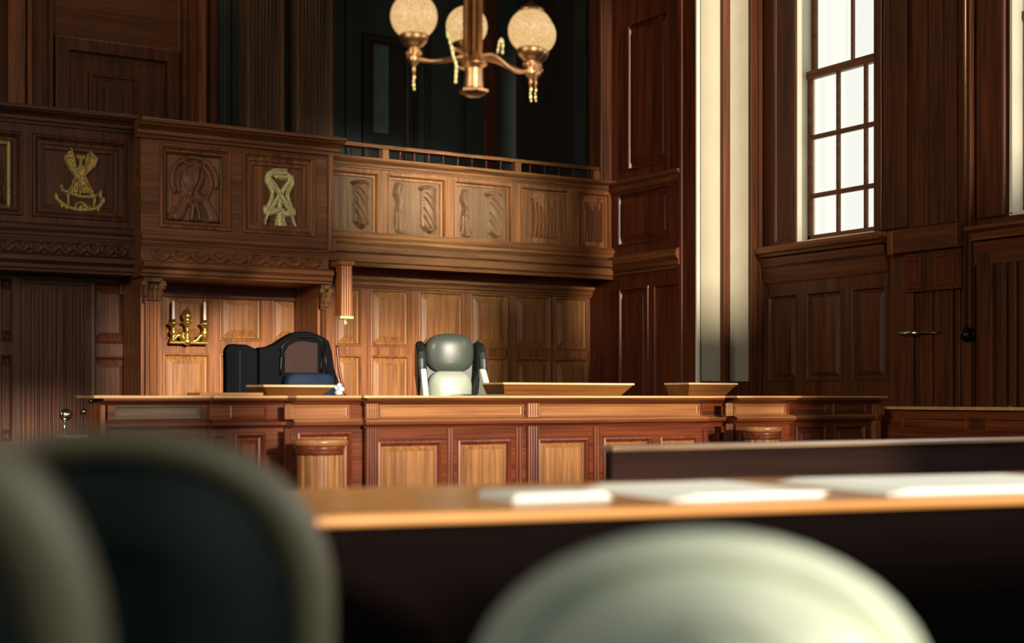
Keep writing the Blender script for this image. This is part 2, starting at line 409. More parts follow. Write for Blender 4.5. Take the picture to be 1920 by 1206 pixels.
# ------------------------------------------------------------------ gallery
def gallery(name, x0, x1, Y, px, ys, label, mats, capd=.20, endcap=0):
    # ys: photo rows at column px: cap top, cap bottom, panel zone bottom, frieze top, frieze bottom, bottom
    z = [ZY(px, y, Y) for y in ys]
    g = root(name, ((x0+x1)/2, Y, z[5]), label, 'gallery', 'panelled gallery fronts', 'structure')
    mx, mv = mats
    MBc = MB(); mould(MBc, FA(Y), x0, x1, cornice(z[1], z[0], capd)); MBc.build('cap_rail', mx, g)
    return g, z
fr_strokes = []
for k in range(9):
    c = (k+.5)/9
    fr_strokes.append(('s', arc(c, .5, .045, .38, 0, 300, 8), .018, .010, 1.0))
    fr_strokes.append(('s', [(c-.055, .2), (c, .75), (c+.055, .25)], .012, .02, .8))
def frieze(name, x0, x1, Y, z0, z1, mat, par):
    relief(MB(), FA(Y), (x0, x1, z0, z1), fr_strokes, 200, 0, .022, False, .001, 14).build(name, mat, par)

# --- left section
x0, x1 = XL, XY(249, Y1)
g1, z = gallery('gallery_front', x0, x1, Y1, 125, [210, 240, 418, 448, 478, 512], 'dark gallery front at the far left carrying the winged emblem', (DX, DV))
hL = [(XY(-62, Y1), XY(43, Y1), ZY(-8, 388, Y1)-.02, ZY(-8, 243, Y1)), (XY(60, Y1), XY(240, Y1), ZY(150, 412, Y1), ZY(150, 258, Y1))]
hL.append((XY(-300, Y1), XY(-80, Y1), hL[1][2], hL[1][3]))
hL[0] = (hL[0][0], hL[0][1], hL[1][2], hL[1][3])
slab(MB(), FA(Y1), (x0, x1, z[3], z[1]), hL, -.35, 0).build('parapet', DV, g1)
for h in hL:
    ring(MB(), FA(Y1), h, [(0, 0), (.01, .015), (.03, .018), (.04, 0), (.06, -.02), (.09, -.022), (.095, -.045), (.13, -.05), (.14, -.07)]).build('panel', DV, g1)
mould(MB(), FA(Y1), x0, x1, lower(z[3]-.01, z[2]-.02, .05)).build('moulding', DX, g1)
MB().box(x0, x1, Y1, Y1+.35, z[5], z[3]).build('beam', DX, g1)
frieze('carved_frieze', XY(0, Y1), x1-.05, Y1-.001, z[4], z[3]-.02, DX, g1)
mould(MB(), FA(Y1), x0, x1, lower(z[5], z[4], .10)).build('lower_moulding', DX, g1)

# --- centre section, projecting
x0, x1 = XY(264, Y2), XY(616, Y2)
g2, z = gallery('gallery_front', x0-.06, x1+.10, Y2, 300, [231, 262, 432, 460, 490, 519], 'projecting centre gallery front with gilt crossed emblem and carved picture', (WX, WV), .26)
hC = [(XY(298, Y2), XY(434, Y2), ZY(366, 431, Y2), ZY(366, 273, Y2)), (XY(454, Y2), XY(592, Y2), ZY(366, 431, Y2), ZY(366, 273, Y2))]
slab(MB(), FA(Y2), (x0, x1, z[3], z[1]), hC, -.30, 0).build('parapet', WX, g2)
ring(MB(), FA(Y2), hC[0], [(0, 0), (.01, .018), (.03, .02), (.045, 0), (.06, -.03), (.075, -.03), (.09, -.08), (.10, -.08)]).build('panel', WV, g2)
ring(MB(), FA(Y2), hC[1], [(0, 0), (.01, .015), (.03, .018), (.04, 0), (.06, -.02), (.09, -.022), (.095, -.045), (.13, -.05), (.14, -.07)]).build('panel', WV, g2)
mould(MB(), FA(Y2), x0, x1, lower(z[3]-.01, z[2]-.04, .05)).build('moulding', WX, g2)
MB().box(XY(264, Y2), XY(616, Y2), YW-T-.02, YW-T, z[5]-.14, z[5]+.02).build('fascia', RX, g2)
MB().box(x0, x1, Y2, Y2+.765, z[5], z[3]).build('beam', WX, g2)
frieze('carved_frieze', x0+.1, x1-.1, Y2-.001, z[4], z[3]-.02, WX, g2)
mould(MB(), FA(Y2), x0, x1+.02, lower(z[5], z[4], .10)).build('lower_moulding', WX, g2)
# edge strip and foot block at the right end
MB().box(x1-.02, x1+.035, Y2-.05, Y2+.28, z[2]+.02, z[1]).build('corner_strip', WV, g2, .01)
MB().box(x1-.03, x1+.06, Y2-.08, Y2+.28, z[2]-.12, z[2]+.02).build('corner_block', WV, g2, .01)
zG2 = z
# carved picture in the left panel
u0, u1, v0, v1 = hC[0]; fr = (u0+.10, u1-.10, v0+.10, v1-.10)
car = root('carved_picture', ((u0+u1)/2, Y2+.05, v0), 'carved wooden picture in a gilt edged frame left of the crossed emblem', 'carving')
cs = [('s', arc(.5, .38, .42, .36, 150, 300, 10), .05, .03, .9), ('s', arc(.5, .38, .42, .36, 10, -110, 10), .05, .03, .9),
      ('s', arc(.5, .45, .30, .30, 160, 300, 10), .03, .02, .6), ('s', arc(.52, .42, .30, .30, 40, -80, 10), .03, .05, .8),
      ('s', [(.2, .95), (.35, .70), (.55, .60)], .10, .07, .8), ('s', [(.85, .95), (.7, .68), (.45, .58)], .10, .07, .8),
      ('s', [(.45, .98), (.48, .78), (.40, .70)], .05, .04, 1), ('s', [(.60, .98), (.58, .85), (.52, .72)], .04, .03, .9),
      ('s', [(.28, .08), (.40, .15), (.52, .10), (.62, .16), (.72, .09)], .035, .03, .9),
      ('s', [(.5, .35), (.5, .36)], .22, .2, .7), ('g', [(.65, .12), (.58, .40), (.46, .62)], .02, .5),
      ('s', [(.06, .97), (.14, .82)], .05, .03, .7), ('s', [(.93, .97), (.86, .82)], .05, .03, .7)]
relief(MB(), FA(Y2+.072), fr, cs, 100, 0, .045, False, .0008).build('carving', CARV if False else wood('carved_mahogany', '5a3320', '935f3e', 'Z', 9, .30, .15), car)
ring(MB(), FA(Y2), (fr[0]-.03, fr[1]+.03, fr[2]-.03, fr[3]+.03), [(0, -.074), (0, -.045), (.012, -.04), (.02, -.05), (.03, -.06)], False).build('frame', plain('dull_gilt_edge', '7d6238', .35, .7, .3, 30, .3), car)

# --- right section with low rail
x0, x1 = x1+.001, XB
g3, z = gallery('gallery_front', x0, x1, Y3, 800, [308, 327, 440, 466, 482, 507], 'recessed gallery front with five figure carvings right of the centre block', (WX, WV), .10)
YS = [(620, 712), (726, 838), (851, 962), (976, 1068), (1082, 1146)]
hz0, hz1 = ZY(780, 452, Y3)+.015, ZY(780, 330, Y3)
hR = [(XY(a, Y3), XY(b, Y3)-.01, hz0, hz1) for a, b in YS]
hR[0] = (x0+.02, hR[0][1], hz0, hz1)
slab(MB(), FA(Y3), (x0, x1, z[3], z[1]), hR, -.35, 0).build('parapet', WV, g3)
fig_in = []
for i, h in enumerate(hR):
    p = ring(MB(), FA(Y3), h, [(0, 0), (.005, .012), (.02, .014), (.03, 0), (.035, -.03), (.06, -.03), (.065, -.045)], False)
    pn = p.build('panel_frame', WV, g3)
    r = (h[0]+.065, h[1]-.065, h[2]+.065, h[3]-.065)
    L = [('s', [(.14, .12), (.10, .25), (.16, .40), (.14, .55)], .07, .06, .9), ('s', [(.15, .55), (.14, .75), (.18, .9)], .08, .11, .8),
         ('g', [(.10, .6), (.10, .92)], .02, .3), ('g', [(.19, .62), (.22, .92)], .02, .3), ('g', [(.14, .60), (.16, .92)], .015, .3)]
    R = [('p', [(.60, .16), (.88, .16), (.90, .25), (.90, .85), (.84, .93), (.68, .93), (.60, .84)], .6),
         ('s', [(.60, .12), (.66, .10), (.72, .13), (.79, .09), (.86, .13)], .04, .04, 1.0),
         ('s', [(.75, .2), (.74, .5), (.77, .8)], .16, .14, .9), ('s', [(.68, .85), (.78, .93), (.88, .86)], .05, .04, .9),
         ('g', [(.64, .3), (.85, .6)], .02, .4), ('g', [(.63, .5), (.84, .85)], .02, .4), ('g', [(.66, .2), (.88, .42)], .02, .35), ('g', [(.63, .65), (.76, .9)], .02, .35)]
    B = [('g', [(.2, .15), (.6, .17)], .012, .3), ('g', [(.22, .50), (.58, .52)], .014, .35), ('g', [(.2, .85), (.6, .86)], .012, .3), ('g', [(.95, .1), (.95, .95)], .015, .3)]
    if i == 0: st = R+B
    elif i >= 3: st = [('s', [(.5, .1), (.5, .9)], .30, .28, .35)]+[('s', [(.2+.1*k, .12+.08*(k % 3)), (.25+.09*k, .5), (.2+.1*k, .88)], .03, .03, .8) for k in range(7)]
    else: st = L+R+B
    relief(MB(), FA(Y3+.045), r, st, 90, 0, .085, False, .003).build('figure_carving', CARV if i < 3 else WV, g3)
mould(MB(), FA(Y3), x0, x1, lower(z[3]-.01, z[2]-.02, .06)).build('moulding', WX, g3)
SOF = wood('red_soffit', '7a2410', '9c3a1c', 'X', 5, .5, .1)
MB().box(x0, x1, Y3, YW-T-.11, z[5]+.03, z[3]).build('beam', SOF, g3)
mould(MB(), FA(Y3), x0, x1, [(0, z[5]), (.06, z[5]), (.07, z[5]+.04), (.10, z[5]+.05), (.11, z[4]-.02), (.15, z[4]), (.15, z[3]-.03), (.08, z[3]), (0, z[3])]).build('lower_moulding', WX, g3)
zG3 = z
# low railing on top
ztop = ZY(800, 281, Y3); zcap = z[0]
rl = root('gallery_railing', ((x0+x1)/2, Y3+.1, zcap), 'low wooden railing with slim bars on the right gallery front', 'railing')
MB().box(x0, XY(1122, Y3), Y3-.03, Y3+.09, ztop-.045, ztop).build('top_rail', WX, rl, .008)
for p in (722, 970, 1118):
    X = XY(p, Y3); MB().box(X-.045, X+.045, Y3-.02, Y3+.08, zcap, ztop-.045).build('post', WV, rl, .006)
for p in list(range(636, 715, 26))+list(range(752, 962, 27))+list(range(996, 1110, 27)):
    X = XY(p, Y3); MB().box(X-.008, X+.008, Y3+.02, Y3+.036, zcap, ztop-.045).build('baluster', DV, rl)
# gallery floor
tag(MB().box(XL, XB, Y1+.3, YU, ZY(450, 350, YW)-.1, ZY(450, 350, YW)).build('floor_gallery', FLOOR), 'gallery floor hidden behind the parapets', 'floor', kind='structure')
YG = ZY(450, 350, YW)

# ------------------------------------------------------------------ upper wall behind gallery
xb = XY(400, YU)
uw = tag(slab(MB(), FA(YU), (XL, xb, YG, ZC), [(XY(88, YU), XY(352, YU), YG, ZC-.05)], -.15, 0).build('wall_upper', DV), 'brown panelled upper wall left of the fluted columns', 'wall', kind='structure')
u0, u1 = XY(88, YU), XY(352, YU)
ring(MB(), FA(YU), (u0, u1, YG, ZC-.05), [(0, 0), (.02, .03), (.06, .03), (.08, -.04), (.10, -.05)]).build('panel', wood('upper_brown_panel', '3c2110', '6e3f1e', 'X', 5, .45, .2), uw)
dz = ZY(220, 68, YU)
dr = root('door_1', (XY(220, YU), YU, YG), 'brown panelled door on the gallery left of the fluted columns', 'door', kind='structure')
def nest(px0, px1, py, n, tn, nm, mat, par, prof):
    r = (XY(px0, YU), XY(px1, YU), YG, ZY((px0+px1)/2, py, YU))
    return ring(MB(), FA(YU+.05), r, prof).build(nm, mat, par)
nest(104, 337, 80, 0, 0, 'door_casing', DV, dr, [(0, 0), (0, .06), (.02, .07), (.15, .07), (.16, .05), (.17, .02)])
nest(166, 258, 139, 0, 0, 'door_panel', DV, dr, [(0, .02), (.01, .045), (.04, .05), (.05, .03), (.09, .03), (.10, .05), (.17, .05), (.18, .065)])
for p, w_ in ((28, 34), (52, 8), (375, 16), (396, 14)):
    X = XY(p, YU); tag(MB().box(X-w_/370, X+w_/370, YU-.09, YU, YG, ZC).build('trim_3', WV if p < 390 else DV), 'upright wooden strip on the upper wall', 'trim', 'upright strips on the upper wall', 'structure')
uw2 = tag(MB().box(xb, XW+.3, YU, YU+.15, YG, ZC).build('wall_upper_right', TEAL), 'dark green painted upper wall right of the fluted columns', 'wall', kind='structure')
for p, wd, m in [(425, 14, TEAL), (655, 20, TEAL), (775, 18, TEALW), (800, 10, TEALW), (868, 8, TEALW), (918, 34, DV), (985, 12, TEAL), (1005, 10, TEALW), (1040, 30, DV), (1085, 12, TEAL), (1110, 12, TEAL)]:
    X = XY(p, YU); MB().box(X-wd/330, X+wd/330, YU-.04, YU, YG, ZC).build('board', m, uw2, .008)
MB().box(XB-T-.035, XB-T-.002, Y3+.27, YU-.06, YG, ZC-.02).build('side_board', TEALW, uw2)
MB().box(XB-T-.06, XB-T-.035, Y3+.5, Y3+.75, YG, ZC-.02).build('side_board', TEAL, uw2, .004)
d2 = root('door_2', (XY(735, YU), YU, YG), 'dark green door with a pale narrow glass on the gallery', 'door', kind='structure')
rr = (XY(678, YU), XY(772, YU), YG, ZY(700, 66, YU))
ring(MB(), FA(YU), rr, [(0, 0), (0, .06), (.02, .07), (.08, .07), (.10, .05), (.12, .05), (.13, .02), (.14, .02)]).build('door_casing', TEALW, d2)
rr = (XY(698, YU), XY(726, YU), ZY(710, 250, YU), ZY(710, 84, YU))
ring(MB(), FA(YU-.02), rr, [(0, 0), (0, .02), (.02, .02), (.03, .005)]).build('glass', TEALG, d2)
# fluted columns
for p0, p1, lb in ((463, 533, 'left fluted column rising behind the gallery rail'), (556, 624, 'right fluted column rising behind the gallery rail')):
    Yc = 15.3; a, b = XY(p0, Yc), XY(p1, Yc)
    o = root('fluted_column', ((a+b)/2, Yc, YG), lb, 'column', kind='structure')
    fluted(MB(), FA(Yc), a, b, YG+.3, ZC, -.25, .25, 9, .03).build('shaft', wood('fluted_oak', '30221a', '6e5238', 'Z', 10, .45, .2) if p0 < 500 else bpy.data.materials['fluted_oak'], o)
    MB().box(a-.04, b+.04, Yc-.04, Yc+.29, YG, YG+.3).build('base', DV, o, .02)

# ------------------------------------------------------------------ side wall by the corner
zb = [ZX(1158, y, XB) for y in (349, 362, 470, 497)]
hB = [(YX(1262, XB), YX(1163, XB), zb[2]+.04, zb[1]-.03)]
yA = YX(1225, XB); yA2 = YX(1165, XB)
hB2 = [(yA+.05, yA2, .5, ZX(1190, 530, XB)-.06), (YB+.25, yA-.06, .5, ZX(1190, 530, XB)-.06)]
hB3 = [(YX(1258, XB), Y3-.35, zb[0]+.15, 5.6)]
bw = MB(); slab(bw, FB(XB), (YB+.02, YU, 0, ZC), hB+hB2+hB3, -.12, T)
o = tag(bw.build('wall_right', RV), 'reddish panelled side wall beside the corner of the gallery', 'wall', kind='structure')
ring(MB(), FB(XB), hB[0], RP(T)).build('panel', RV, o)
for h in hB2+hB3: ring(MB(), FB(XB), h, RP(T)).build('panel', RV, o)
mould(MB(), FB(XB-T), YB+.3, YU-.1, cornice(zb[1], zb[0]+.03, .08)).build('moulding', WY, o)
mould(MB(), FB(XB-T), YB+.3, YU-.1, lower(zb[3]-.14, zb[3]+.09, .10)).build('moulding', WY, o)
MB().box(XY(1126, Y3), XB-T, Y3-.01, Y3+.25, zG3[1], ZC).build('corner_post', DV, o, .012)
# pilaster at the end of that wall
pl = root('trim_4', (XB, YB+.2, 0), 'tall dark pilaster left of the sunlit plaster strip', 'pilaster', kind='structure')
ya, yb2 = YX(1306, XB-.06), YX(1272, XB-.06)
ring(MB(), FB(XB-.02), (ya, yb2, 0, ZC), [(0, -.02), (0, .05), (.02, .055), (.07, .055), (.08, .04)]).build('pilaster_face', RV, pl)
YBR = ya  # sunlit return starts here
rt = root('wall_return', (XB+.4, YBR, 0), 'sunlit cream plaster return between the pilaster and the window wall', 'wall', kind='structure')
MB().box(XB-.04, XW+.02, YBR, YBR+.35, 0, ZC).build('plaster', PLAST, rt)
def xr(p): return XY(p, YBR)
MB().box(XB-.08, xr(1310), YBR-.03, YBR, 0, ZC).build('edge_bead', PALE, rt, .008)
MB().box(xr(1350), xr(1362), YBR-.07, YBR, 0, ZC).build('trim_strip', DV, rt, .004)
MB().box(xr(1403), XW, YBR-.05, YBR, 0, ZC).build('wood_strip', DV, rt, .004)
MB().box(xr(1415), xr(1420), YBR-.07, YBR-.05, 0, ZC).build('bead', DV, rt)
MB().box(xr(1311), XW, YBR-.04, YBR, 0, ZX(1400, 716, XW)).build('skirting', DV, rt, .01)

# ------------------------------------------------------------------ window wall
zs = ZX(1515, 456, XW)           # window sill
yw1, yw0 = YX(1498, XW), YX(1646, XW)
WIN1 = (yw0-.06, yw1, zs, ZC-.5)
y2b = YX(1900, XW)
z2s = ZX(1900, 408, XW)
WIN2 = (y2b-1.5, y2b, zs, ZC-.5)
# side windows: 1 visible, 2 mostly beyond the frame
ysplit = YX(1826, XW)
WALLB = (YR, YBR, 0, ZC)
zp1, zp0 = ZX(1480, 552, XW), ZX(1480, 716, XW)
hp = [(YX(b, XW), YX(a, XW), zp0, zp1) for a, b in ((1445, 1499), (1516, 1583), (1601, 1666))]
ww = slab(MB(), FB(XW), WALLB, hp, -.22, T, [WIN1, WIN2]).build('wall_windows', DV)
tag(ww, 'dark panelled right wall holding the tall sash windows', 'wall', kind='structure')
for h in hp: ring(MB(), FB(XW), h, RP(T, .08)).build('panel', DV, ww)
# casing boards left of window, planks right of it
def plank(a, b, z0, z1, n, mat, name='plank', bev=.006):
    return MB().box(XW-T-n, XW-T+.002, YX(a, XW), YX(b, XW), z0, z1).build(name, mat, ww, bev)
plank(1440, 1457, zs-.02, ZC, .03, DV, 'casing')
ring(MB(), FB(XW-T), (YX(1500, XW), YX(1458, XW), zs, ZC-.3), [(0, 0), (0, .05), (.02, .055), (.05, .05), (.06, .035)]).build('casing', DV, ww)
for a, b, n in ((1648, 1662, .05), (1664, 1678, .04), (1680, 1708, .045), (1716, 1745, .02), (1747, 1775, .02), (1777, 1800, .02)):
    plank(a, b, zs+.02 if a < 1700 else ZX(1735, 425, XW), ZC-.2, n, DV)
for a, b, n in ((1676, 1700, .03), (1702, 1722, .05), (1730, 1745, .02), (1747, 1757, .05), (1759, 1778, .03), (1780, 1795, .045), (1797, 1806, .02)):
    plank(a, b, 0, ZX(1700, 480, XW), n, DV)
for a, b, n in ((1822, 1836, .10), (1842, 1872, .06), (1878, 1888, .03), (1890, 1896, .05), (1899, 1905, .03), (1908, 1915, .05), (1918, 1935, .03), (1938, 1960, .04)):
    plank(a, b, 0, ZX(1850, 470, XW) if a > 1840 else ZC, n, DV)
plank(1840, 1893, zs, ZC-.2, .05, DV, 'casing', .02)
# horizontal boards below the sill
za, zbb, zc = ZX(1470, 476, XW), ZX(1470, 503, XW), ZX(1470, 531, XW)
mould(MB(), FB(XW-T), YX(1672, XW), YBR-.06, [(0, za-.03), (.10, za-.03), (.12, za), (.16, za+.01), (.16, zs-.005), (0, zs-.005)]).build('sill_board', WY, ww)
mould(MB(), FB(XW-T), YX(1672, XW), YBR-.06, [(0, zbb), (.06, zbb), (.08, zbb+.03), (.09, za-.05), (.04, za-.03), (0, za-.03)]).build('moulding', DY, ww)
mould(MB(), FB(XW-T), YX(1672, XW), YBR-.06, [(0, zc), (.02, zc), (.03, zc+.02), (.06, zbb-.04), (.06, zbb), (0, zbb)]).build('moulding', DY, ww)
zq = ZX(1850, 432, XW)
mould(MB(), FB(XW-T), WIN2[0]-.2, YX(1832, XW), [(0, zq-.10), (.08, zq-.10), (.10, zq-.03), (.16, zq), (.16, zq+.03), (0, zq+.03)]).build('sill_board', WY, ww)
mould(MB(), FB(XW-T), WIN2[0]-.2, YX(1838, XW), [(0, zq-.34), (.05, zq-.34), (.07, zq-.12), (0, zq-.10)]).build('moulding', DY, ww)
# window reveal lining + sashes
def sash_window(name, W, label, zmeet, ncol, colw, lastw):
    y0, y1, z0, z1 = W
    r = root(name, (XW+.1, (y0+y1)/2, z0), label, 'window', kind='structure')
    m = MB(); t = .03
    m.box(XW-T-.02, XW+.22, y1-t, y1, z0, z1).box(XW-T-.02, XW+.22, y0, y0+t*.5, z0, z1).box(XW-T-.02, XW+.22, y0, y1, z0, z0+t)
    m.build('window_lining', PALE, r, .005)
    X0 = XW+.10
    # lower sash
    fw = .05
    s = MB(); a0, a1 = y0+t*.5, y1-t
    s.box(X0, X0+.05, a1-fw, a1, z0+t, zmeet).box(X0, X0+.05, a0, a0+.02, z0+t, zmeet).box(X0, X0+.05, a0, a1, z0+t, z0+t+.07).box(X0-.02, X0+.06, a0, a1, zmeet-.06, zmeet+.03)
    lo = s.build('lower_sash', WY, r, .006)
    g = MB(); wd = (a1-a0-2*fw)/3
    for k in (1, 2): g.box(X0+.005, X0+.045, a1-fw-.415*k-.019, a1-fw-.415*k+.019, z0+.09, zmeet-.05)
    zz = (zmeet-z0-.1)/3
    for zk in (ZX(1565, 248, X0), ZX(1565, 360, X0)): g.box(X0+.007, X0+.043, a0+.01, a1-fw, zk-.026, zk+.026)
    g.build('glazing_bars', WY, lo, .004)
    MB().box(X0+.02, X0+.026, a0+fw, a1-fw, z0+.09, zmeet-.05).build('pane', GLASS, lo)
    s = MB(); X1 = X0+.055
    s.box(X1, X1+.05, a1-fw*1.3, a1, zmeet, z1).box(X1, X1+.05, a0, a0+.02, zmeet, z1).box(X1, X1+.05, a0, a1, zmeet-.03, zmeet+.03)
    us = s.build('upper_sash', WY, r, .006)
    MB().box(X1+.005, X1+.045, a1-.63-.016, a1-.63+.016, zmeet, z1).build('glazing_bars', WY, us, .004)
    MB().box(X1+.02, X1+.026, a0+fw, a1-fw, zmeet, z1).build('pane', GLASS, us)
    return r
zm = ZX(1580, 122, XW+.1)
sash_window('window_1', WIN1, 'tall sash window with small panes glowing white on the right wall', zm, 3, 0, 0)
sash_window('window_2', WIN2, 'bright window cut off by the right edge of the photo', zm, 3, 0, 0)

# box hood with two small doors
bx = root('wall_cabinet', (XW-.1, YX(1735, XW), ZX(1735, 540, XW)), 'small boxy wooden hood over two square hatches right of the window', 'cabinet')
XH = XW-.16
m = MB(); m.box(XH-.05, XW-T-.051, YX(1800, XH), YX(1680, XH), ZX(1735, 470, XH), ZX(1735, 426, XH)); m.build('hood', DY, bx, .008)
MB().box(XH-.04, XW-T-.051, YX(1679, XH), YX(1671, XH)+.02, ZX(1680, 478, XH), ZX(1680, 434, XH)).build('hood_end', WV, bx, .004)
MB().box(XH+.04, XW-T-.052, YX(1796, XH), YX(1688, XH), ZX(1735, 545, XH), ZX(1735, 470, XH)).build('back_board', DV, bx, .005)
for a, b, c_, d_ in ((1690, 1724, 484, 541), (1749, 1786, 474, 533)):
    hd = ring(MB(), FB(XH+.04), (YX(b, XH), YX(a, XH), ZX((a+b)/2, d_, XH), ZX((a+b)/2, c_, XH)), [(0, 0), (0, .02), (.03, .022), (.035, .008), (.05, .008), (.052, .018)]).build('hatch', RV, bx)
    if a == 1690: MB().sphere((XH+.01, YX(1720, XH), ZX(1720, 541, XH)), .010, 10).build('knob', BRASS, hd)
# push bar
pb = root('door_pull', (XW-.1, YX(1720, XW-.08), ZX(1720, 625, XW-.08)), 'horizontal metal pull with ribbed grip on the planked wall', 'handle')
Xp = XW-.13; zpb = ZX(1720, 624, Xp)
MB().tube([(Xp, YX(1687, Xp), zpb), (Xp, YX(1722, Xp), zpb)], .022, 12).build('grip', CHROME, pb)
MB().tube([(Xp, YX(1722, Xp), zpb), (Xp, YX(1757, Xp), zpb-.01)], .009, 10).build('rod', BRASS, pb)
for p_ in (1690, 1755): MB().tube([(Xp, YX(p_, Xp), zpb-.005), (XW-T-.02, YX(p_, Xp), zpb-.005)], .008, 8).build('bracket', BRASS, pb)
# long cord with ball
Xp = XW-.15; yc = YX(1811, Xp); zb_ = ZX(1811, 628, Xp)
cp = root('window_pole', (Xp, yc, zb_), 'long thin pole ending in a dark ball on the right wall', 'pole')
MB().tube([(Xp, yc, zb_+.05), (Xp, yc+.02, ZC-.3)], .014, 10).build('rod', BRASS, cp)
MB().sphere((Xp, yc, zb_), .062, 20).build('ball', BLACK, cp)
MB().lathe((Xp+.02, yc, zb_), [(.075, 0), (.075, .03), (.05, .1), (.02, .105)], 20, 'x').build('mount', BLACK, cp)

# ------------------------------------------------------------------ niche pilasters with carved capitals
def niche_pilaster(px0, px1, Y, label):
    a, b = XY(px0, Y), XY(px1, Y); zt = zG2[5]
    o = root('niche_pilaster', ((a+b)/2, Y, 0), label, 'pilaster', 'pilasters framing the niche')
    fluted(MB(), FA(Y), a+.02, b-.02, 0, zt-.24, 0, .07, 3, .022).build('shaft', WV, o)
    MB().box(a-.01, b+.01, Y, YW-T-.03, .30, zt-.004).build('backing', WV, o)
    c = MB(); c.box(a-.01, b+.01, Y-.10, Y, zt-.05, zt)
    c.box(a, b, Y-.06, Y, zt-.26, zt-.22)
    n = 4
    for k in range(n):
        x = a+(b-a)*(k+.5)/n
        c.tube([(x, Y-.06, zt-.24), (x, Y-.08, zt-.16), (x, Y-.09, zt-.10), (x, Y-.11, zt-.11), (x, Y-.10, zt-.14)], [.022, .024, .022, .018, .010], 8, 4)
    for x in (a+.01, b-.01):
        c.tube([(x, Y-.08, zt-.20), (x, Y-.11, zt-.09), (x+(.02 if x > a+.02 else -.02), Y-.12, zt-.06), (x+(.03 if x > a+.02 else -.03), Y-.12, zt-.10), (x+(.01 if x > a+.02 else -.01), Y-.12, zt-.11)], [.02, .03, .03, .025, .012], 8, 4)
    c.build('capital', CARV, o)
niche_pilaster(266, 298, Y2+.12, 'left fluted pilaster with carved leaf capital beside the sconce')
niche_pilaster(597, 611, Y2+.12, 'right fluted pilaster with carved leaf capital above the dark chair')

# hanging fluted bracket
Yb = Y2-.12; a, b = XY(635, Yb), XY(660, Yb)
hb = root('fluted_bracket', ((a+b)/2, Yb, ZY(646, 606, Yb)), 'orange fluted wooden bracket with gilt tip hanging under the gallery', 'bracket')
z0, z1 = ZY(646, 593, Yb), ZY(646, 498, Yb)
fluted(MB(), FA(Yb), a+.012, b-.012, z0, z1, -.10, .13, 4, .012).build('shaft', AMBER, hb)
MB().box(a-.01, b+.01, Yb-.05, Y3-.16, z1, z1+.045).build('cap', AMBER, hb, .008)
MB().box(a, b, Yb-.045, Yb+.10, z0-.03, z0).lathe(((a+b)/2, Yb+.01, z0-.10), [(.004, 0), (.02, .012), (.026, .03), (.012, .05), (.03, .07)], 14).build('tip', GOLDB, hb, .004)

# ------------------------------------------------------------------ emblems
def emb(name, px0, px1, py0, py1, Y, strokes, label, mat, amp=.04, N=130):
    r = (XY(px0, Y), XY(px1, Y), ZY((px0+px1)/2, py1, Y), ZY((px0+px1)/2, py0, Y))
    M = int(N*(r[3]-r[2])/(r[1]-r[0]))
    return tag(relief(MB(), FA(Y), r, strokes, N, 0, amp, True, .005, M).build(name, mat), label, 'emblem')
E1 = [('p', [(.33, 0), (.38, .12), (.43, .30), (.47, .42), (.40, .42), (.27, .30), (.19, .18), (.24, .13)], .4), ('p', [(.70, .03), (.64, .12), (.60, .24), (.55, .36), (.62, .40), (.80, .26), (.87, .16), (.82, .10)], .4),
      ('s', [(.33, .02), (.38, .15), (.42, .32), (.50, .48)], .012, .02, 1), ('s', [(.22, .14), (.20, .20), (.30, .34), (.45, .50)], .012, .02, 1),
      ('s', [(.70, .04), (.85, .15), (.80, .27), (.60, .42)], .012, .02, 1), ('s', [(.69, .08), (.64, .2), (.58, .32)], .012, .012, 1),
      ('s', [(.52, .16), (.53, .17)], .045, .045, 1), ('s', [(.46, .14), (.47, .15)], .03, .03, .8), ('s', [(.58, .14), (.59, .15)], .03, .03, .8), ('s', [(.52, .22), (.52, .30)], .03, .03, .9),
      ('s', [(.46, .34), (.55, .31), (.60, .36)], .035, .03, 1), ('s', [(.53, .36), (.53, .55)], .10, .09, .8),
      ('p', [(.42, .42), (.62, .42), (.78, .70), (.26, .70)], .35),
      ('s', [(.50, .50), (.42, .74)], .02, .02, 1), ('s', [(.49, .50), (.50, .74)], .02, .015, 1), ('s', [(.56, .52), (.72, .70), (.80, .74)], .03, .03, 1), ('s', [(.58, .45), (.76, .68)], .012, .012, 1), ('s', [(.42, .48), (.26, .70)], .012, .012, 1),
      ('s', [(.16, .68), (.30, .72), (.5, .76), (.72, .76), (.90, .70)], .028, .028, .9), ('s', [(.14, .62), (.17, .68)], .03, .02, .9), ('s', [(.92, .66), (.91, .74)], .03, .03, .9),
      ('s', [(.27, .76), (.28, .88)], .025, .025, .8), ('s', [(.80, .76), (.78, .88)], .025, .025, .8),
      ('s', [(.03, .76), (.05, .82), (.14, .88), (.26, .94), (.42, .965), (.56, .97), (.74, .95), (.88, .90), (.96, .82)], .035, .035, .9),
      ('s', arc(.52, .95, .12, .10, 180, 360, 8), .02, .02, 1), ('s', [(.52, .92), (.52, .95)], .04, .04, 1),
      ('s', [(.04, .78), (.045, .79)], .05, .05, .9), ('s', [(.965, .79), (.97, .80)], .05, .05, 1)]
E1 += [('s', [(.14+.09*k, .93+.025*math.sin(k*.9)), (.15+.09*k, .93+.025*math.sin(k*.9))], .032, .032, 1.0) for k in range(9)]
E1 += [('g', [(.36+.02*k, .44+.02*k), (.30+.07*k, .70)], .010, .35) for k in range(6)]+[('g', [(.25+.04*k, .12+.05*k), (.38, .10+.08*k)], .010, .4) for k in range(4)]+[('g', [(.80-.04*k, .14+.04*k), (.66, .12+.06*k)], .010, .4) for k in range(4)]
emb('winged_emblem', 101, 196, 277, 398, Y1+.07, E1, 'gilt winged emblem on the dark panel at the far left', GOLD)
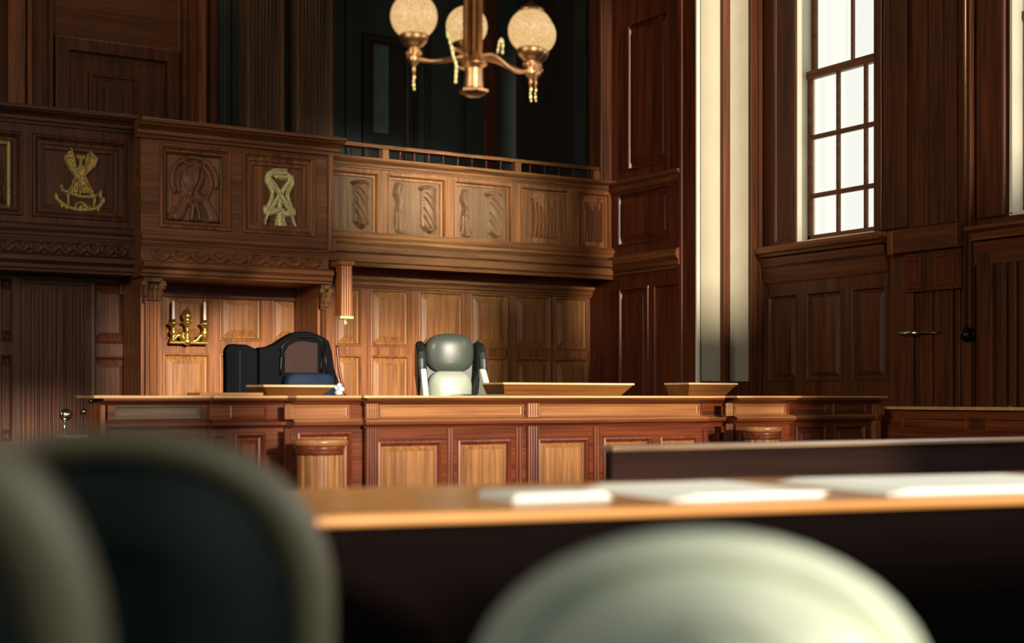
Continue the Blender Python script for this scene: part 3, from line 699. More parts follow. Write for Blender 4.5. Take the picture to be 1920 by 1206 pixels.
E2 = [('p', [(.30, .02), (.72, .0), (.72, .17), (.66, .20), (.40, .20), (.33, .15)], .5), ('s', [(.32, .03), (.70, .02)], .03, .03, 1), ('s', [(.34, .10), (.70, .10)], .025, .025, 1), ('s', [(.40, .17), (.68, .17)], .025, .025, .9),
      ('s', [(.27, .10), (.15, .14), (.12, .22), (.22, .32), (.30, .42), (.26, .55), (.18, .66), (.10, .74)], .07, .055, .8),
      ('s', [(.75, .12), (.88, .17), (.90, .25), (.80, .35), (.74, .46), (.80, .58), (.88, .70)], .07, .055, .8),
      ('s', [(.20, .20), (.38, .32), (.58, .50), (.78, .66), (.92, .72)], .06, .06, 1), ('s', [(.84, .20), (.66, .34), (.48, .50), (.30, .66), (.18, .74)], .06, .05, .7),
      ('s', [(.10, .72), (.22, .78), (.40, .74), (.52, .72), (.70, .78), (.90, .76)], .06, .06, .9),
      ('s', [(.18, .76), (.10, .88), (.05, .98)], .04, .035, 1), ('s', [(.86, .76), (.92, .90), (.97, .99)], .04, .035, 1), ('s', [(.08, .74), (.09, .75)], .08, .08, .9), ('s', [(.93, .74), (.94, .75)], .07, .07, .9),
      ('s', [(.52, .52), (.52, .70)], .08, .06, .7), ('p', [(.44, .78), (.62, .78), (.72, 1), (.34, 1)], .6), ('s', [(.53, .79), (.53, .97)], .06, .1, .8),
      ('g', [(.22, .22), (.50, .50), (.85, .76)], .012, .4), ('g', [(.30, .45), (.22, .66)], .012, .4), ('g', [(.78, .28), (.70, .5), (.82, .66)], .012, .4)]
emb('crossed_emblem', 492, 554, 316, 424, Y2+.07, E2, 'pale gilt crossed figure emblem on the centre gallery panel', GOLDB)
# framed picture at the left edge
pf = root('framed_relief', (XY(-10, Y1), Y1+.07, ZY(5, 392, Y1)), 'dark relief in a gilt frame cut off by the left edge', 'picture')
r = (XY(-40, Y1), XY(21, Y1), ZY(0, 390, Y1), ZY(0, 262, Y1))
ring(MB(), FA(Y1+.07), r, [(0, 0), (0, .04), (.015, .05), (.03, .04), (.035, .02)], False).build('frame', GOLD, pf)
relief(MB(), FA(Y1+.065), (r[0]+.03, r[1]-.03, r[2]+.03, r[3]-.03), [('s', arc(.5, .5, .3, .3, 0, 350, 10), .05, .05, .8), ('s', [(.2, .9), (.5, .5), (.8, .9)], .06, .06, 1), ('s', [(.5, .1), (.5, .9)], .04, .05, .6)], 50, 0, .04, False, .002).build('relief', DV, pf)

SCB = plain('polished_brass', 'e0bd62', .26, .9, .15, 20, .05)
# ------------------------------------------------------------------ brass candle sconce
Ys = YW-T-.02
def sp(px, py, dy=0): return Vector((XY(px, Ys-dy), Ys-dy, ZY(px, py, Ys-dy)))
sc = root('candle_sconce', sp(350, 645), 'polished brass wall sconce with two white candles', 'sconce')
c = sp(351, 632, .10)
m = MB(); m.lathe((c.x, c.y, c.z-.09), [(.005, 0), (.03, .01), (.05, .04), (.025, .07), (.03, .1), (.035, .12), (.018, .14), (.02, .2), (.03, .22), (.06, .235), (.06, .245), (.03, .26), (.05, .29), (.055, .32), (.04, .35), (.02, .37), (.02, .385), (.001, .40)], 20)
m.build('stem', SCB, sc)
MB().box(c.x-.05, c.x+.05, c.y+.02, Ys+.02, c.z-.06, c.z+.06).build('back_plate', SCB, sc, .02)
MB().box(XY(318, c.y), XY(391, c.y), c.y-.03, c.y+.03, c.z-.075, c.z-.045).build('crossbar', SCB, sc, .01)
for px in (325, 384):
    x = XY(px, c.y)
    h = MB().lathe((x, c.y, c.z-.05), [(.03, 0), (.035, .02), (.018, .05), (.03, .08), (.036, .10), (.02, .13), (.02, .15), (.052, .185), (.056, .20), (.022, .205), (.024, .235)], 18).build('candle_cup', SCB, sc)
    s_ = -1 if px < 350 else 1
    MB().tube([(x, c.y-.02, c.z-.03), (x-s_*.05, c.y-.03, c.z+.02), (x-s_*.09, c.y-.02, c.z-.03), (x-s_*.14, c.y-.02, c.z-.05)], [.018, .022, .02, .012], 10, 5).build('scroll', SCB, sc)
    MB().lathe((x, c.y, c.z+.16), [(.017, 0), (.017, .02), (.014, .20), (.004, .225)], 14).build('candle', WAX, sc)
    MB().tube([(x, c.y, c.z+.38), (x, c.y, c.z+.40)], .002, 6).build('wick', BLACK, sc)

# ------------------------------------------------------------------ door hardware far left, small posts
def wp(px, py, off): Y = YW-off; return Vector((XY(px, Y), Y, ZY(px, py, Y)))
d3 = root('door_3', ((tall[0]+tall[1])/2, YW-T, 0), 'tall plank door with a round white knob at the far left', 'door', kind='structure')
ring(MB(), FA(YW-T), (tall[0]-.06, tall[1]+.32, .02, tall[3]+.02), [(0, 0), (0, .03), (.02, .035), (.05, .03), (.055, .012)]).build('door_frame', DV, d3)
fluted(MB(), FA(YW-T-.012), tall[0]+.03, tall[1]-.02, .1, tall[3]-.08, 0, .03, 6, .010).build('door_plank', DV, d3)
fluted(MB(), FA(YW-T-.012), tall[1]+.02, tall[1]+.24, .1, tall[3]-.08, 0, .03, 5, .010).build('door_plank', DV, d3)
p = wp(125, 778, .12)
MB().lathe((p.x, p.y, p.z), [(.02, .07), (.02, .02), (.045, .01), (.055, -.01), (.035, -.03), (.001, -.035)], 20, 'y').lathe((p.x, p.y, p.z), [(.062, .05), (.062, .035), (.03, .03)], 20, 'y').build('door_knob', CHROME, d3)
p = wp(157, 772, .10)
MB().lathe((p.x, p.y, p.z), [(.02, .05), (.026, .02), (.03, 0), (.016, -.02), (.001, -.022)], 16, 'y').build('door_latch', CHROME, d3)
p = wp(170, 752, .08)
tag(MB().lathe((p.x, p.y, p.z), [(.012, .05), (.02, .02), (.024, 0), (.01, -.02)], 12, 'y').build('wall_hook', BRASS), 'small brass hook beside the left end of the long bench', 'hook')
Yp = 12.0; x = XY(148, Yp); zt_ = ZY(148, 815, Yp)
o = root('fluted_post', (x, Yp, 0), 'short pale fluted post left of the long bench', 'post')
fluted(MB(), FA(Yp-.08), x-.11, x+.11, 0, zt_-.06, -.16, .16, 6, .012).build('shaft', PALE, o)
MB().box(x-.15, x+.15, Yp-.15, Yp+.15, zt_-.03, zt_).box(x-.13, x+.13, Yp-.13, Yp+.13, zt_-.06, zt_-.03).build('cap', PALE, o, .008)
xq = XY(121, Yp); MB().tube([(xq, Yp, zt_), (xq, Yp, zt_+.12)], .008, 8).sphere((xq, Yp, zt_+.13), .018, 10).build('finial', CHROME, o)

# ------------------------------------------------------------------ dais and bench
tag(MB().box(1.4, XB-.25, 10.1, YW-.1, 0, .28).build('floor_dais', FLOOR), 'raised wooden dais behind the long bench', 'floor', kind='structure')
YBn = 9.5
bench = root('judges_bench', (XY(900, YBn), YBn, 0), 'long panelled wooden courtroom bench across the room', 'bench')
def BZ(py, Y=YBn): return H+(HZ-py)/F*depth(XY(850, Y), Y)
zT, zF1, zF0, zL0 = BZ(742.5), BZ(757), BZ(786), BZ(798)
SEG = [ # px0, px1, Y, colours
 (197, 388, 9.72, RX, GREYX), (388, 531, 9.66, RX, RX), (531, 681, 9.50, RX, BX), (681, 1317, 9.44, RX, BX),
 (1317, 1357, 9.50, RX, RX), (1357, 1480, 9.34, RX, BX), (1480, 1640, 9.66, RX, RX)]
for i, (a, b, Y, mb_, mf) in enumerate(SEG):
    X0, X1 = XY(a, Y), XY(b, Y)
    if i: X0 = prevX
    prevX = X1
    # body with recesses
    fz = (zF0+.012, zF1-.006)
    holes = []; fh = []; ph = []
    if i == 0: fh = [(X0+.06, X1-.05)]; ph = [(X0+.10, X1-.12)]
    if i == 1: fh = [(XY(430, Y), XY(500, Y))]; ph = [(XY(395, Y), XY(425, Y)), (XY(438, Y), XY(498, Y))]
    if i == 2: fh = [(XY(546, Y), XY(655, Y))]; ph = [(XY(556, Y), XY(660, Y))]
    if i == 3: fh = [(XY(711, Y), XY(982, Y)), (XY(1010, Y), XY(1312, Y))]; ph = [(XY(p0, Y), XY(p1, Y)) for p0, p1 in ((707, 829), (857, 958), (1007, 1104), (1130, 1222), (1236, 1310))]
    if i == 5: fh = [(XY(1376, Y), XY(1473, Y))]; ph = [(XY(1385, Y), XY(1470, Y))]
    if i == 6: fh = [(XY(1490, Y), XY(1550, Y)), (XY(1562, Y), XY(1625, Y))]; ph = [(XY(1490, Y), XY(1548, Y)), (XY(1562, Y), XY(1622, Y))]
    zpt = BZ(824) if i == 3 else BZ(806, Y)
    hs = [(p, q, *fz) for p, q in fh]+[(p, q, .18, zpt) for p, q in ph]
    Yd = 10.05
    slab(MB(), FA(Y), (X0, X1, 0, zT-.017), hs, -(Yd-Y), 0).build('carcass', mb_ if i != 3 else RX, bench)
    for p, q in fh:
        ring(MB(), FA(Y), (p, q, *fz), [(0, 0), (.004, .006), (.012, .006), (.016, -.012), (.022, -.014)] if i not in (1, 6) else [(0, 0), (.004, .006), (.014, .008), (.02, -.004), (.03, -.004), (.034, .002)]).build('frieze_panel', mf, bench)
    for p, q in ph:
        k = i in (3, 2, 5)
        dpn = ring(MB(), FA(Y), (p+.045, q-.045, .225, zpt-.045), [(0, -.02), (.008, -.02), (.034, .006), (.038, .008)]).build('door_panel', BPV if k else RV, bench)
        ring(MB(), FA(Y), (p, q, .18, zpt), [(0, 0), (.005, .014), (.018, .018), (.028, .004), (.036, -.018), (.046, -.02)], False).build('moulding', RV, dpn)
    # ledge moulding and base
    e0 = X0-(.03 if i in (3, 5) else 0); e1 = X1+(.03 if i in (3, 5) else 0)
    mould(MB(), FA(Y), e0, e1, [(0, zL0-.008), (.012, zL0-.008), (.016, zL0+.002), (.045, zL0+.010), (.055, zL0+.016), (.055, zF0-.008), (.018, zF0+.006), (0, zF0+.008)]).build('ledge', RX, bench)
    MB().prism([(.004, zF0+.012), (.004, zF0-.004), (.058, zF0-.012), (.060, zF0-.006)], lambda u, n, v: (n, Y-u, v), e0, e1).build('ledge_nosing', BX if i not in (0, 1) else RX, bench)  # lighter wood stands in for the bright glint along the ledge
    mould(MB(), FA(Y), e0, e1, [(0, 0), (.05, 0), (.05, .12), (.03, .15), (0, .16)]).build('plinth', RX, bench)
    mould(MB(), FA(Y), e0-(.03 if i == 0 else 0), e1+(.05 if i == 6 else 0), [(0, zF1-.004), (.012, zF1-.004), (.03, zF1+.012), (.06, zF1+.018), (.075, zF1+.028), (.075, zT-.018), (0, zT-.018)]).build('cornice', RX, bench)
    if i == 3:
        for p0, p1 in ((684, 706), (986, 1007)):
            fluted(MB(), FA(Y), XY(p0, Y), XY(p1, Y), zF0+.01, zF1, 0, .03, 4, .012).build('pilaster', BX, bench)
            fluted(MB(), FA(Y), XY(p0, Y), XY(p1, Y), .16, zL0-.01, 0, .03, 4, .012).build('pilaster', RV, bench)
        for p0 in (838, 966, 1112):
            fluted(MB(), FA(Y), XY(p0, Y), XY(p0+12, Y), .16, zL0-.02, 0, .012, 2, .008).build('pilaster', RV, bench)
    if i in (2, 5):
        q0, q1 = ((533, 545) if i == 2 else (1359, 1372))
        fluted(MB(), FA(Y), XY(q0, Y), XY(q1, Y), zF0+.01, zF1, 0, .02, 3, .010).build('pilaster', BX, bench)
        fluted(MB(), FA(Y), XY(q0, Y), XY(q1, Y), .16, zL0-.01, 0, .02, 3, .010).build('pilaster', RV, bench)
    if i == 4:
        ring(MB(), FA(Y), (X0+.05, X1-.05, .2, zL0-.05), [(0, 0), (0, .012), (.02, .014), (.025, .004)]).build('door_panel', RV, bench)
# end piece left (side face)
Y = 9.72; X0 = XY(197, Y)
MB().box(X0-.03, X0+.02, Y, 10.05, 0, zF1+.02).build('end_panel', WV, bench, .004)
ct = MB()
for i, (a, b, Y, _, _) in enumerate(SEG):
    X0, X1 = (XY(a, Y) if not i else pX), XY(b, Y); pX = X1
    ct.box(X0-(.10 if i in (0,) else (.06 if i in (3, 5) else 0)), X1+(.09 if i == 6 else (.06 if i in (3, 5) else 0)), Y-.09, 10.12, zT-.018+.0005*i, zT+.0005*i)
ct.build('countertop', wood('bench_top', 'a3713f', 'd8ac78', 'X', 9, .24, .05, .6), bench, .004)  # light wood puts the sunlit line of the top into its colour
# lit scroll corbel at the right end
Y = 9.66; X = XY(1640, Y)
MB().box(X-.05, X+.03, Y-.05, Y+.0, zL0-.35, zL0).prism([(0, 0), (.06, 0), (.10, .06), (.10, .12), (.02, .16), (0, .16)], lambda u, n, v: (X-.04+n, Y-u, zL0+v), 0, .07).build('end_corbel', WV, bench, .005)

# lecterns on the bench
def lectern(px0, px1, pyt, wf, label, mat, Yc=9.75, dp=.34):
    x0, x1 = XY(px0, Yc-.1), XY(px1, Yc-.1); zt = ZY((px0+px1)/2, pyt, Yc-.1); zb0 = zT+.004
    o = root('desk_lectern', ((x0+x1)/2, Yc, zb0), label, 'lectern', 'slanted desk lecterns on the bench')
    i = .07
    MB().loft([[(x0+i, Yc, zb0), (x1-i, Yc, zb0), (x1-i, Yc+.28, zb0), (x0+i, Yc+.28, zb0)], [(x0+.01, Yc-.09, zt-.012), (x1-.01, Yc-.09, zt-.012), (x1-.01, Yc+.25, zt-.012), (x0+.01, Yc+.25, zt-.012)]]).build('body', mat, o)
    MB().box(x0, x1, Yc-.10, Yc+.26, zt-.012, zt+.004).build('top_board', wood('lectern_top', 'b08a5c', 'e6c79c', 'X', 9, .25, .05, .5) if 'lectern_top' not in bpy.data.materials else bpy.data.materials['lectern_top'], o, .004)
    return o
HON = wood('lectern_body', '5a3417', '8a5c2e', 'X', 10, .4, .1)
lectern(494, 629, 723, 1, 'small slanted lectern in front of the dark carved chair', HON)
lectern(944, 1190, 719, 1, 'longest slanted lectern right of the green leather chair', HON)
lectern(1292, 1384, 719, 1, 'short slanted lectern near the right end of the bench', HON)
# flat boards / papers on the bench
x0, x1 = XY(366, 9.8), XY(484, 9.8)
o = tag(MB().box(x0, x1, 9.70, 9.98, zT+.003, zT+.022).build('writing_board', wood('pale_board', '8a5a30', 'bd8650', 'X', 9, .4)), 'thin wooden writing board lying left of the small lectern', 'board')
x0, x1 = XY(905, 9.8), XY(938, 9.8)
tag(MB().box(x0-.1, x1, 9.72, 9.95, zT+.004, zT+.012).build('desk_blotter', DPAPER, None, .003), 'flat grey blotter beside the longest lectern', 'blotter')
# crumpled paper by lectern
cpos = (XY(629, 9.8)+.03, 9.80, zT+.05)
m = MB(); rnd = random.Random(3)
for k in range(5):
    m.pillow((cpos[0]+rnd.uniform(-.012, .02), cpos[1]+rnd.uniform(-.02, .02), zT+.022+.014*k), .06-.006*k, .06-.006*k, .035, .7, 10)
tag(m.build('crumpled_paper', plain('bluish_paper', 'b9c4cc', .7, 0, .3, 40, .8)), 'crumpled blue white paper at the right end of the small lectern', 'paper')

# round pedestals in front
def pedestal(px0, px1, pyt, Y, label):
    a, b = XY(px0, Y), XY(px1, Y); cx = (a+b)/2; R = (b-a)/2*.93; zt = ZY((px0+px1)/2, pyt, Y)
    o = root('round_pedestal', (cx, Y, 0), label, 'pedestal', 'round pedestals before the bench')
    MB().lathe((cx, Y, zt), [(R*.2, 0), (R*.97, 0), (R, -.01), (R, -.03), (R*.93, -.045)], 40).build('cap', BX, o)  # cap coloured lighter for the sun grazing its top
    MB().lathe((cx, Y, zt-.045), [(R*.90, 0), (R*.90, -.018), (R*.86, -.03), (R*.88, -.045), (R*.84, -.06)], 40).build('necking', RX, o)
    m = MB(); loops = []
    for z in (zt-.105, .14):
        l = []
        for k in range(96):
            an = 2*PI*k/96; q = (k % 8); r = R*(.80 if q < 5 else .76)
            l.append((cx+r*math.cos(an), Y+r*math.sin(an), z))
        loops.append(l)
    m.loft(loops); m.build('drum', BPV, o)
    MB().lathe((cx, Y, 0), [(R*.95, 0), (R*.95, .08), (R*.88, .12), (R*.82, .14)], 40).build('base', RX, o)
pedestal(547, 651, 824, 9.02, 'large round wooden pedestal in front of the bench')
pedestal(1396, 1459, 800, 8.95, 'smaller round pedestal by the right end of the bench')

# ------------------------------------------------------------------ low desk on the right
XD = 10.1; yd1 = YX(1646, XD)-.02; zd = ZX(1650, 762, XD)
sd = root('side_desk', (XD, (yd1+6.4)/2, 0), 'low mahogany side desk running off the right edge', 'desk')
hs = []
for a, b in ((1690, 1812), (1857, 1990)): hs.append((YX(b, XD), YX(a, XD), zd-.22, zd-.09))
hs.append((YX(1848, XD), YX(1818, XD), zd-.20, zd-.10))
for a, b in ((1690, 1812), (1857, 1990)): hs.append((YX(b, XD), YX(a, XD), .2, zd-.32))
slab(MB(), FB(XD), (6.4, yd1, 0, zd-.03), hs, -.55, 0).build('carcass', RY, sd)
for k, h in enumerate(hs): ring(MB(), FB(XD), h, [(0, 0), (.005, .010), (.02, .012), (.03, -.008), (.045, -.01)]).build('drawer_front' if k < 3 else 'door_panel', RY if k != 2 else DV, sd)
MB().box(XD-.05, XD+.6, 6.35, yd1+.03, zd-.03, zd).build('desktop', bpy.data.materials['bench_top'], sd, .005)  # light wood stands in for window sheen on the top
# small round base peeking over it
p = Vector((XD+.35, YX(1895, XD+.35), zd))
tag(MB().lathe(tuple(p), [(.05, 0), (.05, .008), (.02, .014), (.001, .02)], 16).build('desk_bell', BRASS), 'tiny brass call bell on the low side desk', 'bell')

# ------------------------------------------------------------------ green leather office chair
def exec_chair(loc, rz, label):
    o = root('leather_armchair', loc, label, 'chair', None, None, rz)   # faces local -Y
    if rz == 0: ORG[o.name] = Vector((0, 0, 0))
    def bl(m, n, mat, par=o, **k): return m.build(n, mat, par, org=Vector((0, 0, 0)), **k)
    zt = 1.35
    # shell outline
    out = [(-.20, .50), (-.255, .80), (-.275, 1.05), (-.265, 1.17)]+[(-.265*math.cos(math.radians(t)), 1.17+.165*math.sin(math.radians(t))) for t in range(10, 180, 10)]+[(.265, 1.17), (.275, 1.05), (.255, .80), (.20, .50)]
    MBm = MB(); mp = lambda u, n, v: (u, .10-n, v)
    MBm.loft([[mp(u*.9, 0, .9+(v-.9)*.96) for u, v in out], [mp(u, .03, v) for u, v in out], [mp(u, .08, v) for u, v in out], [mp(u*.95, .10, .9+(v-.9)*.98) for u, v in out]], True, False)
    bl(MBm, 'back_shell', LEA, bev=.012)
    bl(MB().pillow((0, -.03, 1.19), .44, .17, .34, .74, 32, -.03), 'headrest', LEAL)
    bl(MB().pillow((0, -.03, .82), .39, .16, .45, .66, 32, -.02, .10), 'lumbar_cushion', LEAM)
    for s_ in (-1, 1):
        side = [(.06, .55), (.08, 1.0), (.08, 1.22), (.05, 1.28), (0, 1.295), (-.05, 1.28), (-.09, 1.25), (-.125, 1.20), (-.145, 1.14), (-.155, 1.07), (-.15, .97), (-.13, .88), (-.10, .80), (-.10, .55)]
        m = MB(); mpw = lambda u, n, v, s_=s_: (s_*(.232+n+(-u)*.10-max(0, (.95-v))*.13), u, v)
        m.prism(side, mpw, -.01, .068, False); bl(m, 'wing', LEA, bev=.03)
        arm = [(-.10, 1.07), (-.16, 1.05), (-.40, .72), (-.43, .66), (-.36, .62), (-.14, .70), (-.08, .85)]
        m = MB(); mpa = lambda u, n, v, s_=s_: (s_*(.225+n+(-u-.1)*.10), u, v)
        m.prism(arm, mpa, .008, .060); bl(m, 'armrest', LEAR, bev=.015)
        m = MB().tube([(s_*.27, -.36, .66), (s_*.28, -.30, .50), (s_*.24, -.15, .44)], .02, 8); bl(m, 'arm_support', BLACK)
    bl(MB().pillow((0, -.25, .50), .52, .52, .14, .5, 24), 'seat', LEAL)
    bl(MB().lathe((0, -.2, .10), [(.03, 0), (.03, .2), (.05, .22), (.05, .34)], 16), 'gas_column', BLACK)
    for k in range(5):
        a = 2*PI*k/5; ex, ey = .30*math.cos(a), -.2+.30*math.sin(a)
        g = bl(MB().tube([(0, -.2, .13), (ex, ey, .08)], [.03, .018], 8), 'base_leg', BLACK)
        bl(MB().lathe((ex-.015, ey, .032), [(.032, 0), (.032, .03)], 14, 'x'), 'castor', BLACK, g)
    return o
Yc = 10.75; exec_chair((XY(842, Yc), Yc, .28), -.25, 'glossy green leather winged armchair facing the room behind the bench')

# ------------------------------------------------------------------ dark carved chair
Yc = 11.0
def dp(px, py, Y=Yc): return (XY(px, Y), ZY(px, py, Y))
jc = root('high_backed_settle', (XY(540, Yc), Yc, .28), 'dark navy high backed seat with arched maroon panel behind the small lectern', 'chair')
pts = [(482, 652), (500, 650), (516, 643), (530, 633), (545, 625), (560, 622), (575, 622.5), (590, 627), (604, 634), (612, 640), (618, 660), (622, 690), (630, 715), (640, 745)]
poly = [dp(*q) for q in pts]; zbot = .45
poly = [(poly[0][0], zbot)]+poly+[(poly[-1][0]+.02, zbot)]
MB().prism(poly, FA(Yc), -.06, .06).build('backrest', NAVY, jc, .015)
ins = [(528, 700), (528, 660), (536, 648), (550, 641), (562, 640), (590, 644), (590, 700)]
MB().prism([dp(*q) for q in ins], FA(Yc), .058, .072).build('arched_panel', MAROON, jc, .006)
fr = [(521, 704), (521, 657), (531, 643), (548, 634), (564, 633), (596, 639), (596, 704)]
q0 = [Vector((*[dp(*p)[0]], Yc-.066, dp(*p)[1])) for p in fr]
MB().tube(q0, .010, 8, 3).build('moulding', BLACK, jc)
MB().tube([(dp(603, 642)[0], Yc-.062, dp(603, 642)[1]), (dp(608, 720)[0], Yc-.062, dp(608, 720)[1])], .008, 8, 1).build('moulding', BLACK, jc)
a, b = dp(522, 703), dp(612, 745)
MB().pillow(((a[0]+b[0])/2, Yc-.13, (a[1]+b[1])/2-.03), b[0]-a[0], .16, .28, .4, 24).build('cushion', NAVYB, jc)
# side wing at the left
a, b = dp(422, 648), dp(483, 652)
poly = [(a[0], zbot), (a[0], a[1]-.03), (a[0]+.04, a[1]+.015), (b[0]-.10, a[1]+.01), (b[0], b[1]-.02), (b[0], zbot)]
MB().prism(poly, FA(Yc+.02), -.05, .05).build('side_wing', NAVY, jc, .02)
MB().box(dp(450, 700)[0]-.02, dp(450, 700)[0]-.008, Yc-.035, Yc-.028, zbot, a[1]-.04).build('seam', BLACK, jc)
xx0, xx1 = poly[0][0], dp(640, 700)[0]
MB().box(xx0, xx1, Yc-.55, Yc+.02, .62, .72).build('seat', NAVY, jc, .03)
for lx in (xx0+.05, xx1-.05):
    for ly in (Yc-.5, Yc-.0):
        MB().box(lx-.03, lx+.03, ly-.03, ly+.03, .28, .62).build('leg', BLACK, jc, .005)
MB().tube([(dp(628, 690)[0]-.02, Yc-.08, dp(614, 648)[1]), (dp(628, 690)[0]+.0, Yc-.10, dp(614, 700)[1]), (dp(628, 690)[0]+.04, Yc-.12, dp(614, 742)[1])], .012, 8).build('edge_trim', RV, jc)

# ------------------------------------------------------------------ chandelier
ZCH = 0
def cp3(px, py, d):
    lat = (px-960)/F*d; X, Y = CR(lat, d); return Vector((X, Y, H+(HZ-py)/F*d))
base = cp3(888, 178, 8.2)
ch = root('chandelier', (base.x, base.y, base.z), 'brass chandelier with glowing frosted globes over the courtroom', 'chandelier')
cx, cy = base.x, base.y
def zc(py, d=8.2): return H+(HZ-py)/F*d
m = MB()
for dx, dy, r in ((-.026, .02, .030), (.028, -.005, .026), (-.0, -.03, .026), (.012, .03, .022)):
    m.lathe((cx+dx, cy+dy, zc(130)), [(r, 0), (r, ZC-zc(130))], 14)
m.build('stem', BRASS, ch)
m = MB(); m.lathe((cx, cy, zc(170)), [(.052, 0), (.055, .02), (.053, .12), (.056, .135), (.078, .15), (.078, .162), (.05, .17), (.04, .20)], 28)
m.build('drum', BRASS, ch)
zz = zc(170)
MB().loft([[(cx+r*math.cos(t+.3), cy+r*math.sin(t+.3), z) for t in [k*PI/3 for k in range(6)]] for r, z in ((.004, zz-.035), (.05, zz-.03), (.088, zz-.012), (.088, zz+.004), (.05, zz+.012))]).build('foot_plate', BRASS, ch, .003)
tops = []
gl = [(776, 31, 8.05, .134, False, None), (875, 50, 8.55, .126, False, None), (995, 58, 8.35, .134, True, None), (1004, 66, 8.75, .128, False, None)]
for i, (px, py, d, R, cap, _) in enumerate(gl):
    g = cp3(px, py, d)
    st = root  # unused alias
    am_end = Vector((g.x, g.y, g.z-R-.10))
    s0 = Vector((cx, cy, zc(104))); dv = (am_end-s0); dv.z = 0; L = dv.length; u = dv.normalized()
    p0 = s0+u*.04; p1 = s0+u*(L*.35)+Vector((0, 0, .012 if i != 0 else -.03)); p2 = s0+u*(L*.7); p2.z = am_end.z-.0+(s0.z-am_end.z)*.2-.02; 
    arm = MB().tube([p0, p1, p2, am_end], [.016, .015, .013, .013], 10, 8).build('arm', BRASS, ch)
    fit = MB().lathe((g.x, g.y, g.z-R), [(.004, -.20), (.012, -.17), (.008, -.15), (.022, -.135), (.035, -.11), (.024, -.09), (.045, -.07), (.03, -.05), (.05, -.035), (.075, -.01), (.085, .022), (.078, .03)], 22)
    rnd = random.Random(i)
    for k in range(9):
        a_ = 2*PI*k/9; fit.sphere((g.x+.036*math.cos(a_), g.y+.036*math.sin(a_), g.z-R-.075+rnd.uniform(-.03, .02)), .014, 8)
    fit.build('globe_holder', BRASS, arm)
    MB().sphere((g.x, g.y, g.z), R, 40, .98).build('globe', GLOBE, ch)
    t = MB(); z0 = g.z-R-.19
    for k in range(5): t.sphere((g.x+.003*math.sin(k*2), g.y, z0-.022*k), .0075 if k % 2 else .005, 8, 1.5)
    t.build('bead_drop', GOLDB, arm)
    if cap:
        MB().lathe((g.x, g.y, g.z+R-.018), [(.074, -.01), (.080, .004), (.05, .03), (.02, .042), (.01, .06), (.001, .066)], 24).build('globe_cap', BRASS, ch)
    # lamp inside
    pl_ = bpy.data.lights.new('lamp_light', 'POINT'); pl_.energy = 2.2; pl_.color = (1, .68, .35); pl_.shadow_soft_size = .15
    lo_ = bpy.data.objects.new('lamp_light', pl_); COL.objects.link(lo_); lo_.location = (g.x, g.y, g.z-R-.30)
for (pa, d) in (((838, 60), 7.9), ((937, 75), 8.2)):
    g = cp3(pa[0], pa[1], d); t = MB()
    if d < 8:
        pts_ = [cp3(838, 62, d), cp3(846, 85, d), cp3(850, 105, d), cp3(856, 122, d), cp3(855, 138, d), cp3(854, 158, d)]
    else:
        pts_ = [cp3(933, 98, d), cp3(936, 80, d), cp3(940, 73, d), cp3(943, 80, d), cp3(942, 104, d)]
    for a_, b_ in zip(pts_, pts_[1:]):
        for k in range(4): q = a_.lerp(b_, k/4); t.sphere(tuple(q), .008 if k % 2 else .005, 8, 1.4)
    t.build('bead_chain', GOLDB, ch)
MB().tube([cp3(850, 92, 7.9), cp3(862, 95, 8.0), cp3(873, 108, 8.1), cp3(868, 126, 8.0), cp3(856, 127, 7.95)], .011, 8).build('scroll', BRASS, ch)

# ------------------------------------------------------------------ foreground: pew front, table, papers, chairs
Yp = 5.34; xp0 = XY(1130, Yp); zp_ = ZY(1130, 837, Yp)
xp0 = XY(1131, Yp+.10)
pw = root('wooden_partition', (xp0+1.8, Yp, 0), 'dark wooden partition with polished top rail between table and bench', 'partition')
MB().box(xp0, xp0+3.6, Yp+.03, Yp+.09, 0, zp_-.03).build('front_panel', wood('partition_dark_wood', '160a07', '2c1610', 'X', 6, .5, spec=.15), pw)
MB().box(xp0-.01, xp0+3.65, Yp, Yp+.12, zp_-.028, zp_).build('top_rail', wood('partition_rail_wood', '5a4030', '9a8068', 'X', 6, .3, .05, .7), pw, .008)

tx, ty = CR(-.500, 3.56); ta = math.radians(10.8)      # front left corner; turned to the bench
tb = root('counsel_table', (tx, ty, 0), 'large honey wood counsel table across the foreground', 'table', None, None, -TH+math.radians(20.5))
# local frame: x along the front edge, y away from the camera
z0 = Vector((0, 0, 0)); TZ = .78
MB().box(0, 3.4, 0, 1.12, TZ-.028, TZ).build('tabletop', TABLE, tb, .01, org=z0)
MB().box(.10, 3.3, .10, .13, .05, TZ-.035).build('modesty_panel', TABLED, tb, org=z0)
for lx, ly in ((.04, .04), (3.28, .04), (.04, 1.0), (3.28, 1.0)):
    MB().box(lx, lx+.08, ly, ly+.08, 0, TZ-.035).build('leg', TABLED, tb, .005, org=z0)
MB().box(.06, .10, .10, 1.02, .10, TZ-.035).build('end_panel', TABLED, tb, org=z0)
rot = tb.rotation_euler.z
def tloc(x, y, z): c_, s_ = math.cos(rot), math.sin(rot); return (tx+x*c_-y*s_, ty+x*s_+y*c_, z)
pr = root('paper_stack', tloc(.80, .42, TZ), 'white stack of papers on the counsel table', 'papers', None, None, rot+.1)
for k in range(4):
    MB().box(-.17+.006*k, .16-.004*k, -.12+.005*k, .13-.004*(k % 2), .001+.005*k, .006+.005*k).build('sheet', PAPER, pr, org=z0)

